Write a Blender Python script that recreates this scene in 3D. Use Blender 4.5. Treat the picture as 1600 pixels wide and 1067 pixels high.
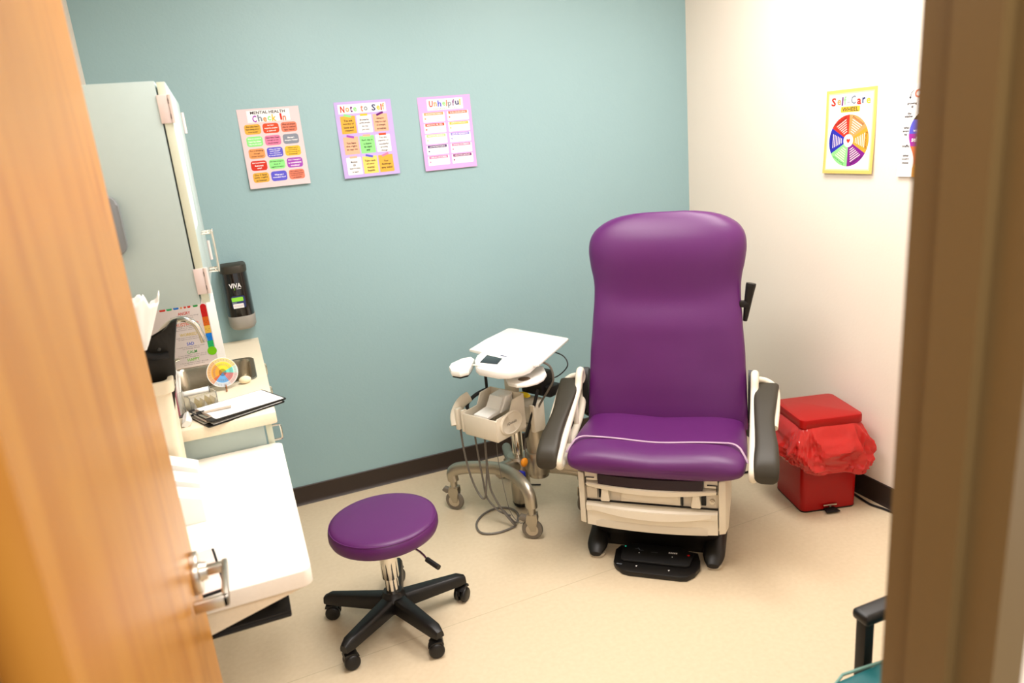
import bpy, bmesh, math, random
from mathutils import Vector, Matrix, noise
random.seed(7)
PI = math.pi
for o in list(bpy.data.objects): bpy.data.objects.remove(o)
scn = bpy.context.scene
C = scn.collection

# ------------------------------------------------------------------ camera
H = 1.6667
cam_d = bpy.data.cameras.new('camera'); cam = bpy.data.objects.new('camera', cam_d); C.objects.link(cam)
Rv = Vector((0.92551453, -0.36844919, -0.08756744)); Uv = Vector((0.17971084, 0.22375158, 0.95793489)); Fv = Vector((0.33335698, 0.90231947, -0.27329965))
mm = Matrix((Rv, Uv, -Fv)).transposed().to_4x4(); mm.translation = Vector((0, 0, H))
cam.matrix_world = mm
cam_d.sensor_width = 36; cam_d.lens = 1131.907 / 1600 * 36; cam_d.clip_start = 0.02
cam_d.dof.use_dof = True; cam_d.dof.focus_distance = 2.75; cam_d.dof.aperture_fstop = 2.6
scn.camera = cam

# ------------------------------------------------------------------ world, lights, exposure
w = bpy.data.worlds.new('world'); scn.world = w; w.use_nodes = True
w.node_tree.nodes['Background'].inputs[0].default_value = (1.0, 0.97, 0.94, 1); w.node_tree.nodes['Background'].inputs[1].default_value = 1.9
scn.view_settings.view_transform = 'Standard'; scn.view_settings.look = 'None'
scn.view_settings.gamma = 1; scn.view_settings.use_curve_mapping = False
scn.view_settings.exposure = -0.7
WARM = (1.0, 0.965, 0.955)
CEIL = 2.62
def area(name, loc, sx, sy, power, col=WARM, rot=(0, 0, 0)):
    l = bpy.data.lights.new(name, 'AREA'); l.shape = 'RECTANGLE'; l.size = sx; l.size_y = sy; l.energy = power; l.color = col
    o = bpy.data.objects.new(name, l); C.objects.link(o); o.location = loc; o.rotation_euler = rot; return o
LAMPS = [(0.55, 1.95), (1.75, 2.0)]
for (lx, ly) in LAMPS:
    area('troffer_light', (lx, ly, CEIL - 0.035), 0.56, 1.16, 60)
area('hall_light', (0.25, -0.45, CEIL - 0.035), 1.1, 0.5, 45)

# ------------------------------------------------------------------ materials
def lin(c): return tuple(((v / 255) / 12.92 if v <= 10 else (((v / 255) + 0.055) / 1.055) ** 2.4) for v in c)
MATS = {}
def mat(name, rgb, rough=0.5, metal=0.0, var=0.04, vs=40, bump=0.0, bs=200, coat=0.0, trans=0.0, ior=1.45, emis=None, es=0.0, sss=0.0, spec=0.5, alpha=1.0):
    if name in MATS: return MATS[name]
    m = bpy.data.materials.new(name); m.use_nodes = True; nt = m.node_tree; N = nt.nodes; L = nt.links
    b = N['Principled BSDF']; c = lin(rgb)
    tc = N.new('ShaderNodeTexCoord'); nz = N.new('ShaderNodeTexNoise'); nz.inputs['Scale'].default_value = vs; nz.inputs['Detail'].default_value = 3
    L.new(tc.outputs['Object'], nz.inputs['Vector'])
    mx = N.new('ShaderNodeMix'); mx.data_type = 'RGBA'
    mx.inputs[6].default_value = (*[max(0, v * (1 - var)) for v in c], 1); mx.inputs[7].default_value = (*[min(1, v * (1 + var)) for v in c], 1)
    L.new(nz.outputs['Fac'], mx.inputs[0]); L.new(mx.outputs[2], b.inputs['Base Color'])
    b.inputs['Roughness'].default_value = rough; b.inputs['Metallic'].default_value = metal; b.inputs['Coat Weight'].default_value = coat
    b.inputs['Transmission Weight'].default_value = trans; b.inputs['IOR'].default_value = ior; b.inputs['Specular IOR Level'].default_value = spec
    b.inputs['Alpha'].default_value = alpha
    if emis: b.inputs['Emission Color'].default_value = (*lin(emis), 1); b.inputs['Emission Strength'].default_value = es
    if bump > 0:
        n2 = N.new('ShaderNodeTexNoise'); n2.inputs['Scale'].default_value = bs; n2.inputs['Detail'].default_value = 4
        L.new(tc.outputs['Object'], n2.inputs['Vector'])
        bp = N.new('ShaderNodeBump'); bp.inputs['Strength'].default_value = bump; bp.inputs['Distance'].default_value = 0.002
        L.new(n2.outputs['Fac'], bp.inputs['Height']); L.new(bp.outputs['Normal'], b.inputs['Normal'])
    MATS[name] = m; return m

TEAL = mat('teal_wall_paint', (142, 172, 176), 0.45, bump=0.25, bs=90, var=0.015, vs=3)
CREAM = mat('cream_wall_paint', (234, 222, 208), 0.5, bump=0.2, bs=90, var=0.015, vs=3)
CEILM = mat('ceiling_tile', (238, 236, 228), 0.8, bump=0.5, bs=150)
BASE = mat('brown_cove_base', (46, 35, 28), 0.5, var=0.06)
PURPLE = mat('purple_vinyl', (84, 26, 90), 0.40, bump=0.12, bs=420, var=0.03, vs=6)
DPURPLE = mat('dark_purple_vinyl', (30, 5, 24), 0.45, bump=0.1, bs=420)
PIPING = mat('lilac_piping', (176, 150, 170), 0.4)
CHW = mat('warm_white_plastic', (226, 217, 198), 0.38, var=0.02)
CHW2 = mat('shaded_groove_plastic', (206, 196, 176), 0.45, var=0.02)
BROWNPAD = mat('dark_taupe_urethane', (48, 43, 32), 0.5, bump=0.1, bs=500)
BLACKP = mat('black_plastic', (13, 11, 10), 0.42, bump=0.08, bs=500)
BLACKM = mat('matt_black', (8, 7, 7), 0.6)
GLOSSB = mat('gloss_black', (14, 9, 7), 0.12, coat=0.4)
CHROME = mat('chrome', (225, 222, 215), 0.1, metal=1.0)
SATIN = mat('satin_nickel', (200, 192, 180), 0.28, metal=1.0)
CAST = mat('cast_aluminium', (176, 168, 152), 0.33, metal=0.85, bump=0.1, bs=300)
STEEL = mat('stainless_sink', (176, 168, 150), 0.25, metal=1.0, bump=0.1, bs=300)
LAM = mat('cream_laminate', (236, 222, 196), 0.4, var=0.06, vs=120, spec=0.4)
DESKT = mat('pale_desk_laminate', (244, 238, 226), 0.4, var=0.03, vs=120)
CABM = mat('grey_green_cabinet_laminate', (174, 190, 187), 0.45, var=0.02)
CABE = mat('pale_green_edge_band', (204, 210, 190), 0.45, var=0.02)
HINGE = mat('pinkish_steel_hinge', (224, 210, 206), 0.35, metal=0.2)
REDM = mat('red_enamel', (158, 0, 0), 0.34, var=0.03, coat=0.05, spec=0.35)
REDB = mat('red_bag_film', (214, 50, 46), 0.22, var=0.08, trans=0.35, ior=1.15, coat=0.6, bump=0.7, bs=36)
WHITE = mat('white_plastic', (242, 240, 234), 0.3, var=0.01)
PAPER = mat('white_paper', (246, 245, 240), 0.7, var=0.01)
RUBBER = mat('grey_rubber', (112, 104, 92), 0.55)
CABLEG = mat('grey_cable', (104, 98, 90), 0.5)
CABLEB = mat('black_cable', (18, 17, 18), 0.45)
SCREEN = mat('dark_screen', (28, 34, 40), 0.12)
YEL = mat('yellow_plastic', (238, 212, 40), 0.4)
ORA = mat('orange_plastic', (240, 150, 30), 0.4)
BLUE = mat('blue_plastic', (30, 40, 150), 0.4)
FRAME = mat('taupe_frame_paint', (106, 84, 50), 0.42, bump=0.1, bs=200, var=0.02)
GREYP = mat('grey_plastic', (120, 124, 126), 0.4)
CLEAR = mat('clear_acrylic', (240, 240, 236), 0.05, trans=0.92, ior=1.3)
TEALV = mat('teal_upholstery', (16, 92, 96), 0.4, bump=0.15, bs=400)
TEALP = mat('pale_teal_piping', (120, 160, 150), 0.4)
CREAMP = mat('cream_bin_plastic', (240, 226, 198), 0.4)
TAN = mat('tan_wood', (150, 96, 50), 0.5)
LEDG = mat('green_led', (40, 220, 180), 0.4, emis=(40, 230, 190), es=1.0)
LEDR = mat('red_mark', (210, 20, 20), 0.4)
DIFF = mat('lamp_diffuser', (250, 246, 236), 0.6, emis=(255, 240, 215), es=4.0)
GREENM = mat('lime_green_print', (140, 215, 60), 0.5)
NAVY = mat('navy_print', (40, 50, 100), 0.5)
SPEC = mat('pale_sponge', (240, 225, 190), 0.9, bump=0.6, bs=300)

def wood_mat():
    m = bpy.data.materials.new('maple_veneer'); m.use_nodes = True; N = m.node_tree.nodes; L = m.node_tree.links; b = N['Principled BSDF']
    tc = N.new('ShaderNodeTexCoord'); mp = N.new('ShaderNodeMapping'); mp.inputs['Scale'].default_value = (7, 7, 1.0)
    L.new(tc.outputs['Object'], mp.inputs['Vector'])
    n1 = N.new('ShaderNodeTexNoise'); n1.inputs['Scale'].default_value = 1.6; n1.inputs['Detail'].default_value = 5; n1.inputs['Distortion'].default_value = 1.6
    L.new(mp.outputs['Vector'], n1.inputs['Vector'])
    wv = N.new('ShaderNodeTexWave'); wv.bands_direction = 'Y'; wv.inputs['Scale'].default_value = 0.55; wv.inputs['Distortion'].default_value = 9; wv.inputs['Detail'].default_value = 3
    L.new(mp.outputs['Vector'], wv.inputs['Vector'])
    cr = N.new('ShaderNodeValToRGB'); e = cr.color_ramp.elements
    e[0].position = 0.30; e[0].color = (*lin((172, 109, 38)), 1); e[1].position = 0.58; e[1].color = (*lin((190, 130, 52)), 1)
    mx = N.new('ShaderNodeMix'); mx.data_type = 'FLOAT'; mx.inputs[0].default_value = 0.04
    L.new(n1.outputs['Fac'], mx.inputs[2]); L.new(wv.outputs['Fac'], mx.inputs[3]); L.new(mx.outputs[0], cr.inputs['Fac'])
    L.new(cr.outputs['Color'], b.inputs['Base Color']); b.inputs['Roughness'].default_value = 0.33; b.inputs['Specular IOR Level'].default_value = 0.4
    return m
WOOD = wood_mat()

def floor_mat():
    m = bpy.data.materials.new('sheet_vinyl_floor'); m.use_nodes = True; N = m.node_tree.nodes; L = m.node_tree.links; b = N['Principled BSDF']
    tc = N.new('ShaderNodeTexCoord'); n = N.new('ShaderNodeTexNoise'); n.inputs['Scale'].default_value = 60; n.inputs['Detail'].default_value = 5
    L.new(tc.outputs['Object'], n.inputs['Vector'])
    cr = N.new('ShaderNodeValToRGB'); e = cr.color_ramp.elements
    e[0].position = 0.3; e[0].color = (*lin((204, 186, 156)), 1); e[1].position = 0.7; e[1].color = (*lin((210, 193, 164)), 1)
    L.new(n.outputs['Fac'], cr.inputs['Fac'])
    # welded seams between the vinyl sheets, every 1.83 m
    sp = N.new('ShaderNodeSeparateXYZ'); L.new(tc.outputs['Object'], sp.inputs[0])
    def mth(op, a, bb):
        k = N.new('ShaderNodeMath'); k.operation = op
        for i, v in enumerate((a, bb)):
            if isinstance(v, (int, float)): k.inputs[i].default_value = v
            else: L.new(v, k.inputs[i])
        return k.outputs[0]
    sl = mth('MULTIPLY', sp.outputs['X'], 0.035)
    y = mth('SUBTRACT', sp.outputs['Y'], sl); y = mth('SUBTRACT', y, 2.178 - 1.83 * 3)
    y = mth('MODULO', y, 1.83); y = mth('SUBTRACT', y, 0.0); seam = mth('LESS_THAN', y, 0.0035)
    mx = N.new('ShaderNodeMix'); mx.data_type = 'RGBA'; L.new(cr.outputs['Color'], mx.inputs[6]); mx.inputs[7].default_value = (*lin((178, 162, 130)), 1)
    f = mth('MULTIPLY', seam, 0.7); L.new(f, mx.inputs[0]); L.new(mx.outputs[2], b.inputs['Base Color'])
    b.inputs['Roughness'].default_value = 0.38
    return m
FLOORM = floor_mat()

# ------------------------------------------------------------------ mesh helpers
def tag(o, label=None, cat=None, group=None, kind=None):
    if label: o['label'] = label
    if cat: o['category'] = cat
    if group: o['group'] = group
    if kind: o['kind'] = kind
    return o
def thing(name, label, cat, loc=(0, 0, 0), rz=0, group=None):
    o = bpy.data.objects.new(name, None); C.objects.link(o); o.location = loc; o.rotation_euler = (0, 0, rz)
    o.empty_display_size = 0.05
    return tag(o, label, cat, group)
class MB:
    def __init__(s): s.bm = bmesh.new()
    def _take(s, verts, mi, M=None):
        if M is not None: bmesh.ops.transform(s.bm, matrix=M, verts=verts)
        fs = set(f for v in verts for f in v.link_faces)
        for f in fs: f.material_index = mi
    def box(s, x0, x1, y0, y1, z0, z1, bev=0.0, seg=2, mi=0, M=None, taper=None):
        r = bmesh.ops.create_cube(s.bm, size=1.0); vs = r['verts']
        for v in vs:
            v.co = Vector((x0 + (x1 - x0) * (v.co.x + .5), y0 + (y1 - y0) * (v.co.y + .5), z0 + (z1 - z0) * (v.co.z + .5)))
        if taper:
            cx, cy = (x0 + x1) / 2, (y0 + y1) / 2
            for v in vs:
                if v.co.z > (z0 + z1) / 2: v.co.x = cx + (v.co.x - cx) * taper; v.co.y = cy + (v.co.y - cy) * taper
        fs = list(set(f for v in vs for f in v.link_faces))
        for f in fs: f.material_index = mi
        if bev > 0:
            es = list(set(e for v in vs for e in v.link_edges))
            r = bmesh.ops.bevel(s.bm, geom=es, offset=bev, segments=seg, profile=0.5, affect='EDGES', clamp_overlap=True)
            nv = set(r['verts']) | set(v for v in vs if v.is_valid)
            vs = list(nv)
            for f in set(f for v in vs for f in v.link_faces): f.material_index = mi
        if M is not None: bmesh.ops.transform(s.bm, matrix=M, verts=vs)
        return s
    def ring(s, pts): return [s.bm.verts.new(p) for p in pts]
    def loft(s, rings, closed=True, cap0=True, cap1=True, mi=0):
        R = [s.ring(r) for r in rings]; n = len(R[0])
        for a, b in zip(R[:-1], R[1:]):
            for i in range(n if closed else n - 1):
                j = (i + 1) % n
                try: f = s.bm.faces.new((a[i], a[j], b[j], b[i])); f.material_index = mi
                except ValueError: pass
        if cap0 and closed: f = s.bm.faces.new(list(reversed(R[0]))); f.material_index = mi
        if cap1 and closed: f = s.bm.faces.new(R[-1]); f.material_index = mi
        return s
    def lathe(s, prof, seg=32, cx=0, cy=0, mi=0, M=None, caps=True):
        rings = []
        for (r, z) in prof:
            ps = [Vector((cx + r * math.cos(2 * PI * i / seg), cy + r * math.sin(2 * PI * i / seg), z)) for i in range(seg)]
            if M is not None: ps = [M @ p for p in ps]
            rings.append(ps)
        return s.loft(rings, True, caps, caps, mi)
    def cyl(s, p0, p1, r0, r1=None, seg=20, mi=0, bev=0.0):
        if r1 is None: r1 = r0
        p0, p1 = Vector(p0), Vector(p1); d = (p1 - p0); L = d.length; d.normalize(); q = d.to_track_quat('Z', 'Y').to_matrix().to_4x4(); q.translation = p0
        prof = [(r0, 0), (r1, L)] if bev <= 0 else [(r0 - bev, 0), (r0 - bev * .3, bev * .3), (r0, bev), (r1, L - bev), (r1 - bev * .3, L - bev * .3), (r1 - bev, L)]
        return s.lathe(prof, seg, mi=mi, M=q)
    def tube(s, pts, r, seg=10, closed=False, mi=0, sm=6, sx=1.0, up=None, rad=None):
        P = [Vector(p) for p in pts]
        if sm > 1: P = smooth(P, sm, closed)
        n = len(P); rings = []; prev = None
        for i in range(n):
            a = P[i - 1] if (i > 0 or closed) else P[i]; b = P[(i + 1) % n] if (i < n - 1 or closed) else P[i]
            t = (b - a).normalized()
            if up is not None:
                x = t.cross(Vector(up)).normalized(); y = x.cross(t).normalized()
            else:
                if prev is None: prev = Vector((0, 0, 1)) if abs(t.z) < .9 else Vector((1, 0, 0))
                x = t.cross(prev).normalized(); y = x.cross(t).normalized(); prev = y
            rr = r if rad is None else r * rad(i / max(1, n - 1))
            rings.append([P[i] + x * math.cos(2 * PI * k / seg) * rr * sx + y * math.sin(2 * PI * k / seg) * rr for k in range(seg)])
        if closed:
            R = [s.ring(q) for q in rings]
            for u in range(n):
                a, b = R[u], R[(u + 1) % n]
                for i in range(seg):
                    f = s.bm.faces.new((a[i], a[(i + 1) % seg], b[(i + 1) % seg], b[i])); f.material_index = mi
            return s
        return s.loft(rings, True, True, True, mi)
    def prism(s, poly, a0, a1, axis='z', mi=0, bev=0.0, M=None):
        def P(u, v, a): return Vector((u, v, a)) if axis == 'z' else (Vector((u, a, v)) if axis == 'y' else Vector((a, u, v)))
        A = [s.bm.verts.new(P(u, v, a0)) for u, v in poly]; B = [s.bm.verts.new(P(u, v, a1)) for u, v in poly]; n = len(poly); fs = []
        for i in range(n): fs.append(s.bm.faces.new((A[i], A[(i + 1) % n], B[(i + 1) % n], B[i])))
        fs.append(s.bm.faces.new(list(reversed(A)))); fs.append(s.bm.faces.new(B))
        for f in fs: f.material_index = mi
        vs = A + B
        if bev > 0:
            es = [e for e in set(e for v in vs for e in v.link_edges) if (e.verts[0] in A) == (e.verts[1] in A)]
            r = bmesh.ops.bevel(s.bm, geom=es, offset=bev, segments=2, profile=0.5, affect='EDGES', clamp_overlap=True)
            vs = list(set(r['verts']) | set(v for v in vs if v.is_valid))
            for f in set(f for v in vs for f in v.link_faces): f.material_index = mi
        if M is not None: bmesh.ops.transform(s.bm, matrix=M, verts=vs)
        return s
    def sphere(s, c, rx, ry=None, rz=None, seg=20, mi=0):
        ry = ry or rx; rz = rz or rx
        r = bmesh.ops.create_uvsphere(s.bm, u_segments=seg, v_segments=max(6, seg // 2), radius=1)
        for v in r['verts']: v.co = Vector((c[0] + v.co.x * rx, c[1] + v.co.y * ry, c[2] + v.co.z * rz))
        for f in set(f for v in r['verts'] for f in v.link_faces): f.material_index = mi
        return s
    def build(s, name, mats, parent=None, loc=None, angle=38, rot=None):
        bmesh.ops.recalc_face_normals(s.bm, faces=s.bm.faces)
        me = bpy.data.meshes.new(name); s.bm.to_mesh(me); s.bm.free()
        if not isinstance(mats, (list, tuple)): mats = [mats]
        for m in mats: me.materials.append(m)
        me.polygons.foreach_set('use_smooth', [True] * len(me.polygons))
        me.set_sharp_from_angle(angle=math.radians(angle))
        o = bpy.data.objects.new(name, me); C.objects.link(o)
        if parent: o.parent = parent
        if loc: o.location = loc
        if rot: o.rotation_euler = rot
        return o
def smooth(P, k, closed=False):
    n = len(P); out = []
    segs = n if closed else n - 1
    for i in range(segs):
        p0 = P[i - 1] if (i > 0 or closed) else P[0]; p1 = P[i]; p2 = P[(i + 1) % n]; p3 = P[(i + 2) % n] if (closed or i + 2 < n) else P[-1]
        for j in range(k):
            t = j / k
            out.append(0.5 * ((2 * p1) + (p2 - p0) * t + (2 * p0 - 5 * p1 + 4 * p2 - p3) * t * t + (3 * p1 - p0 - 3 * p2 + p3) * t ** 3))
    if not closed: out.append(P[-1].copy())
    return out
def rrect(cx, cy, w, h, r, seg=4):
    r = min(r, w / 2 - 1e-5, h / 2 - 1e-5); out = []
    for k, (sx, sy) in enumerate(((1, 1), (-1, 1), (-1, -1), (1, -1))):
        ox, oy = cx + sx * (w / 2 - r), cy + sy * (h / 2 - r)
        for i in range(seg + 1):
            a = PI / 2 * k + PI / 2 * i / seg; out.append((ox + r * math.cos(a), oy + r * math.sin(a)))
    return out
def interp(tab, x):
    if x <= tab[0][0]: return tab[0][1]
    for (a, va), (b, vb) in zip(tab[:-1], tab[1:]):
        if x <= b:
            t = (x - a) / (b - a); t = t * t * (3 - 2 * t) * 0.5 + t * 0.5; return va + (vb - va) * t
    return tab[-1][1]

# flat printed sheets: layered shapes and lettering, one mesh
FONT_CACHE = {}
def text_mesh(body, bold=0.0):
    k = (body, bold)
    if k in FONT_CACHE: return FONT_CACHE[k]
    cu = bpy.data.curves.new('t', 'FONT'); cu.body = body; cu.size = 1; cu.resolution_u = 2; cu.offset = bold; cu.dimensions = '2D'; cu.fill_mode = 'BOTH'
    o = bpy.data.objects.new('t', cu); me = o.to_mesh()
    vs = [(v.co.x, v.co.y) for v in me.vertices]; fs = [tuple(p.vertices) for p in me.polygons]
    o.to_mesh_clear(); bpy.data.objects.remove(o); bpy.data.curves.remove(cu)
    FONT_CACHE[k] = (vs, fs); return vs, fs
class Sheet:
    """(u, v) in metres, v up, origin at the lower left of the sheet"""
    def __init__(s, w, h, fn): s.w, s.h, s.fn = w, h, fn; s.bm = bmesh.new(); s.mats = []; s.lay = 0
    def mi(s, m):
        if m not in s.mats: s.mats.append(m)
        return s.mats.index(m)
    def base(s, m, nu=8, nv=16, mback=None):
        g = [[s.bm.verts.new(s.fn(s.w * i / nu, s.h * j / nv, 0.0006)) for i in range(nu + 1)] for j in range(nv + 1)]
        g2 = [[s.bm.verts.new(s.fn(s.w * i / nu, s.h * j / nv, 0.0)) for i in range(nu + 1)] for j in range(nv + 1)]
        fs = []
        for j in range(nv):
            for i in range(nu):
                fs.append(s.bm.faces.new((g[j][i], g[j][i + 1], g[j + 1][i + 1], g[j + 1][i])))
                fs.append(s.bm.faces.new((g2[j][i + 1], g2[j][i], g2[j + 1][i], g2[j + 1][i + 1])))
        for j in range(nv):
            fs.append(s.bm.faces.new((g2[j][0], g[j][0], g[j + 1][0], g2[j + 1][0]))); fs.append(s.bm.faces.new((g[j][nu], g2[j][nu], g2[j + 1][nu], g[j + 1][nu])))
        for i in range(nu):
            fs.append(s.bm.faces.new((g2[0][i], g2[0][i + 1], g[0][i + 1], g[0][i]))); fs.append(s.bm.faces.new((g[nv][i], g[nv][i + 1], g2[nv][i + 1], g2[nv][i])))
        k = s.mi(m)
        for f in fs: f.material_index = k
        return s
    def poly(s, pts, m, layer=1):
        vs = [s.bm.verts.new(s.fn(u, v, 0.0006 + layer * 0.0003)) for u, v in pts]
        f = s.bm.faces.new(vs); f.material_index = s.mi(m); return s
    def rect(s, u0, u1, v0, v1, m, layer=1):
        n = max(1, int((v1 - v0) / .02))
        for k in range(n):
            a, b = v0 + (v1 - v0) * k / n, v0 + (v1 - v0) * (k + 1) / n; s.poly([(u0, a), (u1, a), (u1, b), (u0, b)], m, layer)
        return s
    def round(s, cx, cy, w, h, r, m, layer=1): return s.poly(rrect(cx, cy, w, h, r), m, layer)
    def text(s, body, cx, cy, w, h, m, layer=3, bold=0.0, rot=0):
        vs, fs = text_mesh(body, bold)
        if not vs: return s
        x0 = min(v[0] for v in vs); x1 = max(v[0] for v in vs); y0 = min(v[1] for v in vs); y1 = max(v[1] for v in vs)
        sx = w / max(x1 - x0, 1e-6); sy = h / max(y1 - y0, 1e-6); k = s.mi(m); ca, sa = math.cos(rot), math.sin(rot)
        B = []
        for x, y in vs:
            a = (x - (x0 + x1) / 2) * sx; b = (y - (y0 + y1) / 2) * sy
            B.append(s.bm.verts.new(s.fn(cx + a * ca - b * sa, cy + a * sa + b * ca, 0.0006 + layer * 0.0003)))
        for f in fs:
            try: ff = s.bm.faces.new([B[i] for i in f]); ff.material_index = k
            except ValueError: pass
        return s
    def letters(s, body, u0, u1, cy, h, cols, layer=3, bold=0.03, jit=0.12):
        n = len(body); st = (u1 - u0) / n
        wid = {'I': .45, 'l': .3, 'i': .3, 'f': .55, 't': .6, 'r': .65, '-': .6, 'n': .8, 'c': .8, 'e': .85, 'o': .9, 'a': .85}
        tot = sum(wid.get(c, 1.0) if c != ' ' else .6 for c in body); k = (u1 - u0) / tot; x = u0; q = 0
        for c in body:
            wd = (wid.get(c, 1.0) if c != ' ' else .6) * k
            if c != ' ':
                hh = h if (c.isupper() or c in 'lhkftdb') else h * .68
                if c == '-': hh = h * .1
                yc = cy - h / 2 + hh / 2 + (h * .28 if c == '-' else 0) + h * jit * (0.5 if q % 2 else -0.2)
                if c in 'pgy': yc -= h * .22; hh = h * .9
                s.text(c, x + wd / 2, yc, wd * .8, hh, cols[q % len(cols)], layer, bold, (0.05 if q % 2 else -0.05)); q += 1
            x += wd
        return s
    def lines(s, rows, cx, cy, w, lh, m, layer=3, bold=0.0):
        n = len(rows); mx = max(len(r) for r in rows)
        for i, r in enumerate(rows):
            s.text(r, cx, cy + (n - 1) * lh / 2 - i * lh, w * len(r) / mx, lh * .62, m, layer, bold)
        return s
    def build(s, name, parent=None):
        me = bpy.data.meshes.new(name); s.bm.to_mesh(me); s.bm.free()
        for m in s.mats: me.materials.append(m)
        o = bpy.data.objects.new(name, me); C.objects.link(o)
        if parent: o.parent = parent
        return o
def ink(name, rgb): return mat('print_' + name, tuple(v * .93 if min(rgb) > 200 else v * .90 for v in rgb), 0.6, var=0.01, spec=0.3)

# ------------------------------------------------------------------ the setting
XL, XR, YD, YF = -0.424, 2.3985, 3.451, 0.534      # left, right, back and front faces of the room
YH = 0.432                                         # hall face of the front wall
JL, JR, JT = -0.212, 0.648, 2.06                     # door opening
def struct(name, mb, m, label=None):
    o = mb.build(name, m); o['kind'] = 'structure'
    if label: o['label'] = label
    return o
struct('floor', MB().box(-1.6, 2.7, -1.9, 3.7, -0.1, 0), FLOORM, 'beige sheet vinyl floor with a faint welded seam')
struct('ceiling', MB().box(-1.6, 2.7, -1.9, 3.7, CEIL, CEIL + 0.1), CEILM, 'off-white ceiling')
struct('wall_back', MB().box(XL, XR + 0.0, YD, YD + 0.12, 0, CEIL), TEAL, 'teal painted back wall')
struct('wall_left', MB().box(XL - 0.12, XL, YH, YD + 0.12, 0, CEIL), CREAM, 'cream painted left wall')
struct('wall_right', MB().box(XR, XR + 0.12, YH, YD + 0.12, 0, CEIL), CREAM, 'cream painted right wall')
mb = MB(); mb.box(XL, JL - 0.03, YH, YF, 0, CEIL); mb.box(JR + .03, XR, YH, YF, 0, CEIL); mb.box(JL - .03, JR + .03, YH, YF, JT + .03, CEIL)
struct('wall_front', mb, CREAM, 'cream wall around the doorway')
mb = MB(); mb.box(-1.6, XL - .12, YH, YF, 0, CEIL); mb.box(XR + .12, 2.7, YH, YF, 0, CEIL)
struct('wall_hall', mb, CREAM, 'cream hall wall')
def cove(mb, x0, x1, y0, y1, nx, ny):
    """rubber cove base with a toe, run along x or y"""
    t, tz = 0.006, 0.0955
    prof = [(0, 0), (0.016, 0), (0.013, 0.004), (0.008, 0.010), (t, 0.02), (t, tz - .003), (t - .003, tz), (0, tz)]
    if nx == 0:
        a = [Vector((x0, y0 + ny * d, z)) for d, z in prof]; b = [Vector((x1, y0 + ny * d, z)) for d, z in prof]
    else:
        a = [Vector((x0 + nx * d, y0, z)) for d, z in prof]; b = [Vector((x0 + nx * d, y1, z)) for d, z in prof]
    mb.loft([a, b], True)
mb = MB(); cove(mb, XL, XR, YD, YD, 0, -1); struct('baseboard_back', mb, BASE, 'dark brown cove base under the teal wall')
mb = MB(); cove(mb, XR, XR, YF, YD, -1, 0); struct('baseboard_right', mb, BASE, 'dark brown cove base under the cream wall')
mb = MB(); cove(mb, JR + .05, XR, YF, YF, 0, 1); struct('baseboard_front', mb, BASE)
# door frame: rabbet, stop, soffit and faces both sides
mb = MB()
def jamb(mb, x, sgn):
    pr = [(0, .416), (0, .457), (-.0145, .457), (-.0145, .506), (0, .506), (0, .549), (.046, .549), (.046, .534), (.02, .534), (.02, .432), (.046, .432), (.046, .416)]
    mb.prism([(x + sgn * a, b) for a, b in pr], 0, JT, 'z', bev=0.0)
jamb(mb, JR, 1); jamb(mb, JL, -1)
mb.box(JL - .046, JR + .046, .416, .549, JT - .001, JT + .046)
mb.box(JL, JR, .457, .506, JT - .017, JT)
struct('trim_1', mb, FRAME, 'taupe painted steel door frame')
# wooden door, standing open at a right angle against the desk end
DX, DY0, DY1 = -0.1785, 0.552, 1.400
door = MB().prism([(DX + .010, DY0), (DX, DY1), (DX - .044, DY1), (DX - .034, DY0)], 0.008, 2.03, 'z', bev=0.0012).build('door_1', WOOD); tag(door, 'maple veneered wooden door standing open, its lever handle near the free edge', kind='structure')
LY, LZ = 1.335, 0.938
mb = MB()
mb.cyl((DX, LY, LZ), (DX + .014, LY, LZ), .040, .040, 40, bev=.002)
mb.cyl((DX + .012, LY, LZ), (DX + .026, LY, LZ), .019, .016, 32)
rose = mb.build('lever_rose', SATIN, door)
mb = MB()
mb.box(DX + .02, DX + .062, LY - .010, LY + .010, LZ - .008, LZ + .008, .003)
mb.box(DX + .052, DX + .063, LY - .125, LY + .010, LZ - .0105, LZ + .0105, .003)
mb.box(DX + .006, DX + .063, LY - .125, LY - .112, LZ - .0105, LZ + .0105, .003)
mb.build('lever_handle', SATIN, door)
mb = MB(); mb.box(DX - .034, DX - .008, DY1 - .001, DY1 + .0015, LZ - .1, LZ + .1, .0005); mb.cyl((DX - .021, DY1, LZ), (DX - .021, DY1 + .010, LZ), .008)
mb.build('latch_plate', SATIN, door)

# ceiling fixtures
for i, (lx, ly) in enumerate(LAMPS):
    t = thing('ceiling_light', 'rectangular recessed ceiling light over the ' + ('desk' if i == 0 else 'exam chair'), 'ceiling light', (lx, ly, CEIL))
    mb = MB(); mb.box(-.30, .30, -.60, .60, -.012, 0); mb.build('frame', WHITE, t)
    mb = MB(); mb.box(-.28, .28, -.58, .58, -.016, -.012); mb.build('diffuser', DIFF, t)
t = thing('ceiling_light', 'rectangular ceiling light in the hall outside the door', 'ceiling light', (.25, -.45, CEIL))
MB().box(-.60, .60, -.30, .30, -.012, 0).build('frame', WHITE, t); MB().box(-.58, .58, -.28, .28, -.016, -.012).build('diffuser', DIFF, t)

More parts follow.
